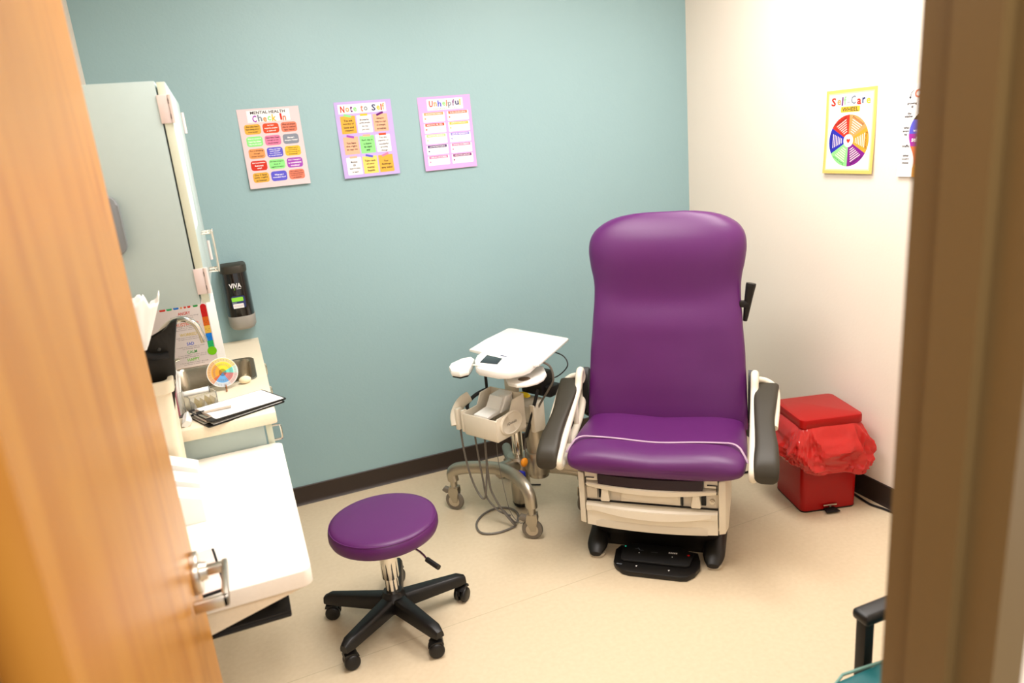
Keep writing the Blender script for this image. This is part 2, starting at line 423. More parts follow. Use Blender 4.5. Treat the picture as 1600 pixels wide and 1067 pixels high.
# ------------------------------------------------------------------ posters
def wall_fn(org, U, V, N, w, h, curl=0.012, side=0.0):
    org, U, V, N = Vector(org), Vector(U), Vector(V), Vector(N)
    def fn(u, v, n):
        d = curl * max(0, 1 - v / h) ** 2 * (1 - side * abs(u / w - .5) * 2)
        return org + U * u + V * v + N * (n + 0.001 + d)
    return fn
K = ink('black', (46, 34, 40)); WH = ink('white', (250, 248, 246))
GO = ink('gold', (232, 178, 66)); RO = ink('vermilion', (220, 78, 38)); SA = ink('salmon', (236, 132, 104)); MI = ink('mint', (150, 240, 142)); PK = ink('pink', (232, 130, 170))
GR = ink('grey', (138, 146, 160)); OR = ink('orange', (242, 162, 96)); IN = ink('indigo', (96, 92, 214)); YE = ink('yellow', (244, 196, 60)); RE = ink('red', (214, 50, 30)); PU = ink('purple', (170, 76, 192))
DPU = ink('deep_purple', (110, 20, 120)); LG = ink('light_grey', (130, 130, 130)); TEX = ink('faint_ink', (176, 162, 170))
RAIN = [PU, ink('slate', (110, 130, 160)), OR, MI, YE, RE, SA]
W1, H1 = .259, .334
# 1: check-in
f = wall_fn((.118, YD, 1.538), (1, 0, 0), (0, 0, 1), (0, -1, 0), W1, H1)
s = Sheet(W1, H1, f); s.base(ink('blush', (226, 206, 208)))
s.rect(W1 * .15, W1 * .84, H1 * .83, H1 * .975, WH)
s.text('MENTAL HEALTH', W1 * .49, H1 * .948, W1 * .56, H1 * .036, K, 3, .02)
s.letters('Check In', W1 * .22, W1 * .78, H1 * .875, H1 * .085, [PU, GR, OR, MI, YE, RE, SA])
cards = [(GO, K, ['How often have I', 'been doing what I', 'love lately?']), (RO, WH, ['Am I being', 'stopped by something', 'or challenged?']), (SA, K, ['When I am stressed', 'what do I need and', 'have I had it?']),
         (MI, WH, ['What am I proud of?', 'Have I let others', 'help me this week?']), (PK, K, ['How have I been', 'enough or too', 'much lately?']), (GR, WH, ['How am I', 'sleeping lately?']),
         (OR, K, ['Am I drinking', 'enough', 'water today?']), (IN, WH, ['When do I feel', 'held lately?', 'Do I find joy', 'in small things?']), (YE, K, ['What am I', 'avoiding', 'and doing it', 'instead?']),
         (RE, WH, ['Am I overthinking', 'themes most', 'daily?']), (MI, K, ['Do I have energy to', 'let go of', 'negative thoughts?']), (PU, WH, ['Am I keeping', 'a consistent', 'routine?']),
         (GO, K, ['Do I feel', 'safe right', 'at home?']), (IN, WH, ['What am I', 'grateful for?']), (SA, K, ['Do I allow rest', 'for the mind and', 'body this week', 'as needed?'])]
for i, (bg, tx, rows) in enumerate(cards):
    cx = W1 * (.205 + .295 * (i % 3)); cy = H1 * (1 - (.255 + .1525 * (i // 3)))
    s.round(cx, cy, W1 * .26, H1 * .125, .011, bg); s.lines(rows, cx, cy, W1 * .215, H1 * .104 / max(3, len(rows)), tx, bold=0.03 if tx is WH else 0.012)
tag(s.build('poster'), 'blush mental health check-in poster of coloured question cards, leftmost on teal wall', 'poster')
# 2: note to self
f = wall_fn((.531, YD, 1.540), (1, 0, 0), (0, 0, 1), (0, -1, 0), W1, H1, .011)
s = Sheet(W1, H1, f); s.base(ink('lavender', (200, 178, 236)))
s.rect(W1 * .06, W1 * .9, H1 * .845, H1 * .965, WH)
s.letters('Note to Self', W1 * .09, W1 * .88, H1 * .905, H1 * .085, [RE, OR, DPU, MI, SA, GR, NAVY, YE])
PE = ink('peach', (246, 186, 150)); notes = [(GO, ['You are', 'worthy of', 'love and', 'respect'], MI), (WH, ['Boundaries', 'guide people', 'the way', 'you need'], YE), (PE, ['Asking for', 'help is a sign', 'of strength,', 'not weakness'], DPU),
         (PE, ['You have', 'the right', 'to say no'], PU), (MI, ['Each day is', 'a chance', 'to start', 'over'], PE), (WH, ['You are', 'capable of', 'wonderful', 'growing', 'things'], RO),
         (WH, ['Mistakes', 'are', 'opportunities', 'to learn'], PE), (ink('light_yellow', (252, 218, 112)), ['Take care', 'of your', 'mental', 'health'], IN), (GO, ['Your', 'feelings', 'are valid'], PK)]
for i, (bg, rows, tp) in enumerate(notes):
    cx = W1 * (.205 + .285 * (i % 3)); cy = H1 * (1 - (.30 + .272 * (i // 3)))
    s.round(cx, cy, W1 * .26, H1 * .23, .003, bg); s.lines(rows, cx, cy - H1 * .01, W1 * .19, H1 * .044, K, bold=.02)
    a = (-.25 if i in (0, 3, 7) else (.35 if i in (2, 8) else 0)) * -1; ca, sa = math.cos(-a), math.sin(-a)
    hw, hh = W1 * .065, H1 * .014
    s.poly([(cx + x * ca - y * sa, cy + H1 * .118 + x * sa + y * ca) for x, y in ((-hw, -hh), (hw, -hh), (hw, hh), (-hw, hh))], tp, 2)
tag(s.build('poster'), 'lavender note to self poster with nine taped notes, middle of the three on teal wall', 'poster')
# 3: unhelpful thinking styles
f = wall_fn((.915, YD, 1.536), (1, 0, 0), (0, 0, 1), (0, -1, 0), W1, H1, .009)
s = Sheet(W1, H1, f); s.base(ink('orchid', (234, 176, 232)))
s.rect(W1 * .17, W1 * .85, H1 * .815, H1 * .965, WH)
s.letters('Unhelpful', W1 * .2, W1 * .81, H1 * .905, H1 * .085, [RE, OR, IN, MI, SA, GR, DPU, NAVY, YE]); s.text('THINKING STYLES', W1 * .5, H1 * .832, W1 * .46, H1 * .022, GR)
hd = [(OR, 'ALL-OR-NOTHING THINKING'), (ink('burnt', (230, 110, 60)), 'OVER-GENERALISING'), (RO, 'MENTAL FILTER'), (YE, 'JUMPING TO CONCLUSIONS'), (ink('pale_green', (186, 226, 150)), 'EMOTIONAL REASONING'), (ink('periwinkle', (150, 140, 220)), 'MIND READING'),
      (ink('dark_indigo', (70, 40, 110)), 'CATASTROPHISING'), (PK, 'SHOULD STATEMENTS'), (ink('mauve', (206, 120, 170)), 'LABELLING AND BLAMING'), (ink('plum', (130, 20, 110)), 'PERSONALISATION')]
for i, (c, tx) in enumerate(hd):
    cx = W1 * (.275 + .46 * (i % 2)); cy = H1 * (1 - (.275 + .148 * (i // 2)))
    s.round(cx, cy, W1 * .41, H1 * .13, .004, WH); s.rect(cx - W1 * .18, cx + W1 * .18, cy + H1 * .028, cy + H1 * .064, c, 2)
    s.text(tx, cx, cy + H1 * .046, W1 * .3, H1 * .018, WH, 3, .02); s.round(cx - W1 * .165, cy - H1 * .015, W1 * .028, W1 * .028, .003, c, 2)
    for k in range(3): s.rect(cx - W1 * .11, cx + W1 * (.14 - .05 * (k % 2)), cy + H1 * (.008 - .018 * k), cy + H1 * (.011 - .018 * k), TEX, 2)
tag(s.build('poster'), 'pink unhelpful thinking styles poster of white boxes, rightmost of the three on teal wall', 'poster')
# 4: self-care wheel, right wall
f = wall_fn((XR, 2.462, 1.394), (0, -1, 0), (0, 0, 1), (-1, 0, 0), .256, .330, .012)
w4, h4 = .256, .330
s = Sheet(w4, h4, f); s.base(ink('straw', (238, 206, 110))); s.rect(.012, w4 - .012, .012, h4 - .012, ink('pale_straw', (246, 232, 170)), 1); s.rect(.018, w4 - .018, .018, h4 - .018, WH, 2)
s.letters('Self-Care', w4 * .1, w4 * .9, h4 * .865, h4 * .10, [RE, OR, DPU, MI, GR, GR, RE, NAVY, YE, OR], 4); s.round(w4 * .5, h4 * .765, w4 * .38, h4 * .068, .004, YE, 3); s.text('WHEEL', w4 * .5, h4 * .765, w4 * .32, h4 * .048, K, 4, .01)
cx, cy, rr = w4 * .5, h4 * .395, .1015
secs = [(OR, 'Emotional'), (ink('amber', (240, 166, 50)), 'Personal'), (ink('violet', (134, 20, 140)), 'Physical'), (MI, 'Spiritual'), (ink('royal_blue', (40, 44, 180)), 'Psychological'), (RE, 'Professional')]
for i, (c, tx) in enumerate(secs):
    a0 = PI / 2 - math.radians(60 * i); pts = [(cx, cy)] + [(cx + rr * math.cos(a0 - math.radians(60) * k / 10), cy + rr * math.sin(a0 - math.radians(60) * k / 10)) for k in range(11)]
    s.poly(pts, c, 3); am = a0 - math.radians(30)
    for k in range(6):
        r0 = rr * (.36 + .085 * k); hw = rr * (.10 + .035 * k)
        x, y = cx + r0 * math.cos(am), cy + r0 * math.sin(am)
        q = [(x - hw * math.sin(am) * sg, y + hw * math.cos(am) * sg) for sg in (-1, 1)]
        d = rr * .018; s.poly([(q[0][0] - d * math.cos(am), q[0][1] - d * math.sin(am)), (q[1][0] - d * math.cos(am), q[1][1] - d * math.sin(am)), (q[1][0] + d * math.cos(am), q[1][1] + d * math.sin(am)), (q[0][0] + d * math.cos(am), q[0][1] + d * math.sin(am))], ink('wash', (244, 220, 214)), 4)
    s.text(tx, cx + rr * .88 * math.cos(am), cy + rr * .88 * math.sin(am), rr * .62, rr * .1, K, 4, 0, am - PI / 2)
s.poly([(cx + rr * .25 * math.cos(2 * PI * k / 24), cy + rr * .25 * math.sin(2 * PI * k / 24)) for k in range(24)], WH, 5)
ht = [(0, -.11), (.09, 0), (.09, .05), (.05, .075), (0, .04), (-.05, .075), (-.09, .05), (-.09, 0)]
s.poly([(cx + rr * a, cy + rr * b) for a, b in ht], RE, 6)
tag(s.build('poster'), 'gold bordered self-care wheel poster with six coloured sectors on the cream wall', 'poster')
# 5: partly hidden poster beside the door frame
f = wall_fn((XR, 2.092, 1.386), (0, -1, 0), (0, 0, 1), (-1, 0, 0), .256, .330, .008)
s = Sheet(w4, h4, f); s.base(WH)
cx, cy, rr = .128, .155, .084
s.letters('Control', .05, .206, .297, .03, [SA, GR, PU, MI, YE, RE])
bands = [(ink('soot', (40, 30, 30)), .05, .085), (ink('iris', (92, 92, 210)), .0, .05), (ink('magenta', (170, 40, 160)), -.045, .0), (ink('coral', (236, 120, 70)), -.11, -.045), (ink('ochre', (230, 160, 60)), -.155, -.11)]
def half(y):
    if y > -.045: return math.sqrt(max(0, .088 ** 2 - y * y))
    return .0745 - .02 * math.sin(min(1, (-.045 - y) / .08) * PI * .7) + .004
for c, y0, y1 in bands:
    ys = [y0 + (y1 - y0) * k / 6 for k in range(7)]
    s.poly([(cx - half(y), cy + y) for y in ys] + [(cx + half(y), cy + y) for y in reversed(ys)], c, 2)
s.text('my', .09, cy + .03, .02, .012, WH, 3, .02); s.text('words', .075, cy + .012, .035, .010, WH, 3, .02); s.text('self', .068, cy - .02, .03, .018, WH, 3, .03)
for tx, u, v, ww in (('growing', .044, .262, .04), ('up', .046, .25, .01), ('the', .036, .228, .016), ('weather', .034, .218, .036), ('what', .028, .178, .024), ('people', .026, .165, .026), ('say', .026, .152, .014), ('traffic', .03, .112, .032), ("other", .034, .078, .026), ("people's", .034, .065, .03), ('choices', .034, .052, .028)):
    s.text(tx, u, v, ww, .009, K, 3, .02)
s.poly([(.036, .285), (.040, .300), (.052, .309), (.052, .3105), (.039, .302), (.0335, .286)], K, 3); s.poly([(.030, .286), (.040, .286), (.035, .278)], K, 3)
tag(s.build('poster'), 'white poster with a purple and orange head shape, half hidden by the door frame', 'poster')

# ------------------------------------------------------------------ counter, base cabinet, sink
CZ, CX, CY0 = .874, .033, 2.350
mb = MB()
sx0, sx1, sy0, sy1 = -.305, -.020, 2.785, 3.095
zt, zb = CZ, CZ - .040
outer = [(XL, CY0), (CX - .012, CY0)] + [(CX - .012 + .012 * math.sin(a * PI / 8), CY0 + .012 - .012 * math.cos(a * PI / 8)) for a in range(1, 5)] + [(CX, YD), (XL, YD)]
# top with a sink cut-out: four slabs
mb.box(XL, CX, CY0, sy0, zb, zt, .006); mb.box(XL, CX, sy1, YD, zb, zt); mb.box(XL, sx0, sy0 - .008, sy1, zb, zt - .0003); mb.box(sx1, CX, sy0 - .008, sy1 + .001, zb, zt - .0003)
mb.box(XL, XL + .02, CY0, YD, zt, zt + .1, .004)
tag(mb.build('countertop', LAM), 'cream laminate countertop with the sink let into it', 'countertop')
t = thing('drawer_cabinet', 'shallow grey-green drawer cabinet hung under the sink countertop', 'cabinet', (0, 0, 0))
for yy in (2.385, 3.425): mb = MB(); mb.box(XL + .004, -.012, yy, yy + .018, .62, zb - .0005); mb.build('side_panel', CABM, t)
for y0 in (2.388, 2.742, 3.096):
    mb = MB(); mb.box(-.006, .014, y0, y0 + .35, .63, .828, .0015); d = mb.build('drawer', CABE, t)
    mb = MB(); yc = y0 + (.02 if y0 < 2.5 else .12); mb.tube([(.014, yc, .808), (.034, yc, .808), (.040, yc, .802), (.040, yc, .765), (.034, yc, .758), (.014, yc, .758)], .0035, 8, sm=3)
    mb.build('handle', CHROME, d)
t = thing('sink', 'stainless steel drop-in sink in the cream countertop', 'sink', (0, 0, 0))
mb = MB()
cxk, cyk, ww, hh = (sx0 + sx1) / 2, (sy0 + sy1) / 2, sx1 - sx0, sy1 - sy0
rings = []
for e, z, r in ((.018, CZ + .001, .04), (.015, CZ + .004, .04), (0.002, CZ + .003, .04), (-.004, CZ - .006, .04), (-.012, CZ - .13, .05), (-.04, CZ - .15, .05), (-.11, CZ - .155, .02)):
    rings.append([Vector((a, b, z)) for a, b in rrect(cxk, cyk, ww + 2 * e, hh + 2 * e, r, 6)])
mb.loft(rings, True, False, True); mb.build('basin', STEEL, t)
mb = MB(); mb.cyl((cxk, cyk, CZ - .1555), (cxk, cyk, CZ - .150), .03, .028, 24); mb.build('drain', CHROME, t)
t = thing('faucet', 'chrome gooseneck faucet behind the sink', 'faucet', (-.338, 2.95, CZ))
mb = MB(); mb.lathe([(.028, 0), (.028, .006), (.018, .012), (.016, .05), (.013, .06)], 24); mb.build('base', CHROME, t)
mb = MB(); mb.tube([(0, 0, .05), (.004, 0, .13), (.025, 0, .19), (.07, 0, .228), (.115, 0, .234), (.15, 0, .21), (.166, 0, .165), (.170, 0, .142)], .0115, 14); mb.cyl((.168, 0, .158), (.1715, 0, .134), .0135, .0135, 16); mb.build('spout', CHROME, t)
for dy in (-.09, .09):
    mb = MB(); mb.lathe([(.02, 0), (.02, .006), (.013, .012), (.012, .045)], 20, 0, dy); mb.tube([(0, dy, .045), (.03, dy, .055), (.065, dy, .062)], .006, 10); mb.build('tap_handle', CHROME, t)

# thermometer sign board behind the sink
t = thing('sign_board', 'white feelings thermometer board with printed words standing behind the sink', 'sign board', (0, 0, 0))
bx0, bx1, bz1 = -.362, -.108, 1.205
mb = MB(); mb.box(bx0, bx1, 3.13, 3.136, CZ, bz1, .001); mb.build('board', PAPER, t)
W2, H2 = bx1 - bx0, bz1 - CZ
f = wall_fn((bx0, 3.130, CZ), (1, 0, 0), (0, 0, 1), (0, -1, 0), W2, H2, 0)
s = Sheet(W2 - .032, H2 - .004, f); s.base(ink('greyed_white', (226, 214, 208)), 2, 2)
tx0 = .098
for nm, c, v, rows in (('ANGRY', RE, .222, ['Feel upset, annoyed, like things', 'are out of control']), ('FRUSTRATED', ink('flame', (226, 96, 40)), .178, ['I need a break or', 'take a deep', 'breath slowly']), ('WORRIED', ink('mustard', (226, 196, 90)), .135, ['I wish you would ask for help', 'or talk to you about it']),
                       ('SAD', ink('cobalt', (50, 100, 220)), .096, ['I could use some help to make', 'my feelings better']), ('CALM', ink('leaf', (70, 190, 80)), .062, ['I am happy. I can do it', 'and get along to share']), ('HAPPY', ink('lime', (120, 210, 40)), .030, ['I feel great! I am going', 'to have a nice day'])):
    s.text(nm, tx0 + .035, v, .0092 * len(nm), .0125, c, 1, .015); s.lines(rows, tx0 + .035, v - .016, .105, .0075, ink('dim_grey', (110, 100, 100)), 1)
for i, (c, wd) in enumerate(((ink('brick', (150, 60, 40)), .006), (RE, .022), (ink('emerald', (60, 180, 110)), .020), (ink('azure', (40, 120, 210)), .020), (OR, .008), (RE, .009), (RE, .012), (ink('green', (30, 150, 60)), .018))):
    s.round([.03, .058, .083, .108, .127, .141, .156, .18][i], .2475, wd, .012, .004, c, 1)
s.text('FEELINGS THERMOMETER', .12, .290, .18, .02, RE, 1, .02)
# thermometer strip
tc = [(ink('t_red', (206, 24, 24)), .196, .2385), (ink('t_orange', (226, 104, 24)), .159, .196), (ink('t_yellow', (240, 192, 80)), .127, .159), (ink('t_blue', (20, 130, 230)), .095, .127), (ink('t_green', (40, 192, 110)), .066, .095)]
for c, v0, v1 in tc: s.rect(.196, .219, v0, v1 + .0005, c, 1)
s.poly([(.2075 + .0115 * math.cos(a * PI / 10), .238 + .0115 * math.sin(a * PI / 10)) for a in range(11)], tc[0][0], 1)
s.poly([(.2075 + .018 * math.cos(a * PI / 12), .052 + .018 * math.sin(a * PI / 12)) for a in range(24)], ink('t_lime', (128, 214, 20)), 2)
for i, (c, v0, v1) in enumerate(tc):
    vm = (v0 + v1) / 2 - .002; sg = 1 if i < 4 else -1
    for du in (-.006, .006): s.poly([(.2075 + du + .0013 * math.cos(a * PI / 4), vm + .004 + .0013 * math.sin(a * PI / 4)) for a in range(8)], K, 3)
    s.poly([(.2035, vm - .003 - .001 * sg), (.2075, vm - .003 + .0018 * sg), (.2115, vm - .003 - .001 * sg), (.2075, vm - .003 + .0006 * sg)][::(1 if sg > 0 else -1)], K, 3)
s.build('print', t)

# soap dispenser on the teal wall
t = thing('soap_dispenser', 'black wall soap dispenser with grey base on the teal wall over the counter', 'soap dispenser', (-.018, YD, 0))
def sect(z, hw, dp, back=.0, ex=3.2):
    out = []
    for i in range(25):
        a = PI * i / 24; ca, sa = math.cos(a), math.sin(a)
        out.append(Vector((hw * math.copysign(abs(ca) ** (2 / ex), ca), -back - dp * abs(sa) ** (2 / ex), z)))
    return out
def body(name, spec, m): mb = MB(); mb.loft([sect(*q) for q in spec], True); return mb.build(name, m, t)
body('cap', [(1.195, .057, .10), (1.212, .058, .101), (1.226, .055, .097), (1.232, .046, .085)], BROWNPAD)
body('cover', [(1.002, .0585, .098), (1.05, .058, .099), (1.19, .0565, .101), (1.195, .0565, .101)], GLOSSB)
body('push_bar', [(.938, .040, .075), (.943, .050, .09), (.955, .0575, .098), (1.0, .0595, .101), (1.002, .0585, .1)], mat('grey_push_plastic', (150, 145, 136), .4))
f = lambda u, v, n: Vector((-.045 + u, -.1025 - n, 1.0 + v))
s = Sheet(.09, .19, f)
s.text('VIVA', .042, .142, .050, .021, WH, 1, .02); s.poly([(.036, .125), (.040, .135), (.0385, .128), (.037, .120)], GREENM, 1); s.rect(.046, .064, .126, .128, WH, 1)
s.round(.044, .069, .056, .054, .008, NAVY, 1); s.round(.041, .081, .048, .018, .003, GREENM, 2); s.rect(.018, .036, .064, .069, GR, 2); s.round(.041, .052, .044, .020, .002, WH, 2); s.rect(.022, .060, .0535, .0545, PK, 3); s.rect(.022, .056, .049, .05, GR, 3)
s.build('label_print', t)

# ------------------------------------------------------------------ upper cabinet
UX, UY0, UY1, UZ0, UZ1 = -.106, 2.07, 2.805, 1.307, 1.870
t = thing('wall_cabinet', 'pale grey-green wall cabinet over the sink counter, its plain side facing the doorway', 'cabinet', (0, 0, 0))
MB().box(XL, UX, UY0, UY1, UZ0, UZ1, .001).build('body', CABM, t)
ym = (UY0 + UY1) / 2
for k, (y0, y1) in enumerate(((UY0 + .0, ym - .0015), (ym + .0015, UY1))):
    d = MB().box(UX + .004, UX + .024, y0, y1, UZ0 + .002, UZ1 - .003, .001).build('door', [CABM, CABE], t)
    for p_ in d.data.polygons: p_.material_index = 1 if abs(p_.normal.x) < .5 else 0
    yh = ym - .035 if k == 0 else ym + .035; xf = UX + .024
    mb = MB(); mb.tube([(xf, yh, 1.462), (xf + .024, yh, 1.462), (xf + .030, yh, 1.456), (xf + .030, yh, 1.352), (xf + .024, yh, 1.346), (xf, yh, 1.346)], .004, 8, sm=3); mb.build('handle', CHROME, d)
    yhg = y0 if k == 0 else y1; sg = -1 if k == 0 else 1
    for zc in (UZ1 - .067, UZ0 + .060):
        mb = MB(); mb.box(UX - .002, UX + .022, min(yhg, yhg + sg * .003), max(yhg, yhg + sg * .003), zc - .034, zc + .034, .001)
        mb.cyl((UX + .028, yhg + sg * .001, zc - .034), (UX + .028, yhg + sg * .001, zc + .034), .0055, seg=12)
        mb.build('hinge', HINGE, d)
        for dz in (-.018, .018): mb = MB(); mb.box(UX + .022, UX + .030, yhg + sg * .003 - .001, yhg + sg * .003 + .001, zc + dz - .006, zc + dz + .006); mb.build('hinge_slot', BLACKM, d)
tag(MB().box(UX + .0242, UX + .0246, 2.10, 2.30, 1.50, 1.76).build('paper_sheet', PAPER), 'white paper sheet taped to the near wall cabinet door', 'paper')
# rounded grey unit on the side of the cabinet
mb = MB(); mb.prism(rrect(-.314, 1.536, .140, .150, .028, 5), UY0 - .030, UY0 + .0, 'y', bev=.005)
tag(mb.build('wall_holder', GREYP), 'grey rounded holder fixed to the side of the wall cabinet, mostly behind the door', 'holder')

# ------------------------------------------------------------------ desk
DZ, DXR, DYa, DYb = .759, .034, 1.545, 2.378
t = thing('desk', 'low pale laminate desk top bracketed to the left wall in front of the counter', 'desk', (0, 0, 0))
mb = MB()
rc = .022
pl = [(XL, DYa), (DXR - rc, DYa)] + [(DXR - rc + rc * math.sin(a * PI / 10), DYa + rc - rc * math.cos(a * PI / 10)) for a in range(1, 6)] + [(DXR - rc + rc * math.cos(a * PI / 10), DYb - rc + rc * math.sin(a * PI / 10)) for a in range(0, 6)] + [(XL, DYb)]
mb.prism(pl, DZ - .042, DZ, 'z', bev=.003); mb.build('desk_top', DESKT, t)
mb = MB(); mb.prism([(XL, DZ - .042), (DXR - .028, DZ - .042), (DXR - .028, DZ - .052), (XL, .595)], DYa + .016, DYa + .034, 'y'); mb.build('bracket', LAM, t)
mb = MB(); mb.prism([(XL, DZ - .042), (DXR - .028, DZ - .042), (DXR - .028, DZ - .052), (XL, .595)], DYb - .10, DYb - .082, 'y'); mb.build('bracket', LAM, t)
mb = MB(); mb.box(-.40, -.026, DYa + .036, DYa + .26, .628, .640, .004); mb.box(-.40, -.026, DYa + .036, DYa + .26, .640, .646, .002)
for yy in (DYa + .05, DYa + .24): mb.box(-.36, -.34, yy, yy + .012, .64, DZ - .042); mb.box(-.07, -.05, yy + .03, yy + .042, .64, DZ - .042)
mb.build('keyboard_tray', BLACKM, t)
mb = MB(); mb.box(-.06, .012, DYa + .05, DYa + .07, DZ - .056, DZ - .042); mb.build('runner', CABM, t)
# desk clutter
for k, (yy, hgt) in enumerate(((2.10, .110), (2.01, .100), (1.92, .090))):
    mb = MB(); mb.prism([(XL + .03, DZ), (-.205 + .006 * k, DZ), (-.205 + .006 * k, DZ + hgt * .72), (XL + .03, DZ + hgt * 1.5)], yy, yy + .07, 'y', bev=.002)
    o = mb.build('file_sorter', WHITE); tag(o, 'white slanted file pocket on the desk, ' + ('farthest from the door', 'the middle of three', 'nearest the door handle')[k], 'file holder', 'white file pockets on the desk')
t = thing('tablet', 'pinkish flat tablet with black edge lying on desk behind the door lever', 'tablet', (0, 0, 0))
Mt = Matrix.Translation((-.235, 1.640, DZ)) @ Matrix.Rotation(math.radians(8), 4, 'Z')
MB().box(-.085, .075, -.10, .10, 0, .007, .002, M=Mt).build('case', BLACKM, t); MB().box(-.080, .069, -.098, .098, .0071, .009, .0008, M=Mt).build('cover', mat('pinkish_cover', (232, 206, 196), .5), t)
# cream bin with black liner, tissue box
t = thing('storage_bin', 'tall cream plastic bin with a flared rim standing on the desk behind the door', 'bin', (-.315, 2.262, DZ))
mb = MB()
def sq(w, h, z, r=.02): return [Vector((a, b, z)) for a, b in rrect(0, 0, w, h, r, 4)]
mb.loft([sq(.13, .12, 0), sq(.150, .140, .285), sq(.172, .162, .29), sq(.176, .166, .325), sq(.168, .158, .327), sq(.146, .136, .325), sq(.126, .116, .01)], True, True, True); mb.build('body', CREAMP, t)
t = thing('folded_bag', 'folded black bag with a steel stud sticking up out of the cream bin', 'bag', (0, 0, 0))
mb = MB(); pl = [(-.292, .92), (-.252, .92), (-.232, 1.060), (-.221, 1.080), (-.215, 1.13), (-.203, 1.18), (-.186, 1.243), (-.203, 1.238), (-.220, 1.222), (-.238, 1.206), (-.262, 1.196), (-.285, 1.20), (-.330, 1.22), (-.330, 1.06)]
mb.prism(pl, 2.235, 2.275, 'y', bev=.006); b_ = mb.build('panel', mat('black_nylon', (32, 28, 20), .45, bump=.5, bs=60))
b_.parent = t
mb = MB(); mb.tube([(-.325, 2.222, 1.195), (-.27, 2.215, 1.155), (-.225, 2.222, 1.15)], .010, 10, up=(0, 0, 1)); mb.build('fold', BLACKM, t)
mb = MB(); mb.cyl((-.247, 2.236, 1.168), (-.247, 2.231, 1.168), .006, .005, 14); mb.build('stud', CHROME, t)
t = thing('tissue_box', 'black tissue holder on the left wall with white tissue pulled out, under the cabinet', 'tissue box', (-.338, 1.995, 1.105))
MB().box(-.078, .078, -.045, .045, 0, .135, .006).build('box', GLOSSB, t)
mb = MB(); rs = []
for k in range(11):
    q = k / 10; wv = .012 + .036 * q ** .8
    ring = []
    for i in range(36):
        a = 2 * PI * i / 36; fr = 1 + .22 * math.sin(3 * a + 1.0) * q
        ring.append(Vector((.080 + .020 * q + wv * .8 * math.cos(a) * fr, wv * .5 * math.sin(a) * fr, .12 + .125 * q + .014 * q * math.sin(4 * a + .6) + .006 * q * math.sin(9 * a))))
    rs.append(ring)
mb.loft(rs, True, True, False); tis = mb.build('tissue', PAPER, t); md = tis.modifiers.new('s', 'SOLIDIFY'); md.thickness = .0008

# countertop clutter
t = thing('brush_cup', 'clear cup of white brushes with pink tips on the counter corner beside the door', 'cup', (-.262, 2.50, CZ))
mb = MB(); mb.lathe([(.022, 0), (.026, .085), (.024, .085), (.0205, .003)], 24); mb.build('cup', CLEAR, t)
for k, (dx, dy, lz, c) in enumerate(((.006, .0, .150, WHITE), (-.008, .008, .14, CHROME), (.010, .010, .135, WHITE), (.0, -.010, .12, mat('magenta_plastic', (214, 40, 110), .4)))):
    mb = MB(); mb.cyl((dx * .4, dy * .4, .005), (dx * 2.2, dy * 2.2, lz), .0045, .0065, 12); mb.sphere((dx * 2.2, dy * 2.2, lz), .010, .009, .012, 14); mb.build('brush', c, t)
t = thing('plastic_wrap', 'crumpled clear plastic packet with white swab on the counter front edge', 'packet', (-.235, 2.42, CZ))
mb = MB(); rs = []
for k in range(8):
    q = k / 7; ring = [Vector((.012 * math.cos(2 * PI * i / 12) * (1 + .3 * math.sin(4 * q + i)) * (1.2 - .5 * q), -.045 + .10 * q, .010 + .010 * math.sin(2 * PI * i / 12) * (1 + .3 * math.sin(3 * i)))) for i in range(12)]; rs.append(ring)
mb.loft(rs, True); mb.build('packet', WHITE, t)
Mo = Matrix.Translation((-.195, 2.560, CZ)) @ Matrix.Rotation(math.radians(20), 4, 'Z')
t = thing('acrylic_box', 'small clear acrylic box holding yellow wedges in front of the sink', 'box', (0, 0, 0))
mb = MB()
for q in ((-.045, .045, -.040, -.037, 0, .052), (-.045, .045, .037, .040, 0, .052), (-.045, -.042, -.037, .037, 0, .052), (.042, .045, -.037, .037, 0, .052), (-.042, .042, -.037, .037, 0, .003)): mb.box(*q, M=Mo)
mb.build('case', CLEAR, t)
for k in range(5):
    mb = MB(); x = -.034 + .017 * k; mb.prism([(x, .004), (x + .014, .004), (x + .007, .026 + .004 * (k % 2))], -.028, .026, 'y', M=Mo)
    tag(mb.build('foam_wedge', mat('yellow_foam' if k % 2 else 'white_foam', (232, 206, 110) if k % 2 else (240, 232, 214), .8)), 'small foam wedge in the clear acrylic box', 'wedge', 'foam wedges in the acrylic box')
mb = MB(); a = Mo @ Vector((-.052, -.012, .062)); b = Mo @ Vector((.026, -.026, .062)); mb.cyl(a, b, .0095, .0095, 18, bev=.001)
tb = mb.build('tape_tube', WHITE); tag(tb, 'white tube with grey end lying across the clear acrylic box', 'tube')
mb = MB(); d = (b - a).normalized(); mb.cyl(b, b + d * .003, .011, .011, 18); mb.build('end_cap', GREYP, tb)
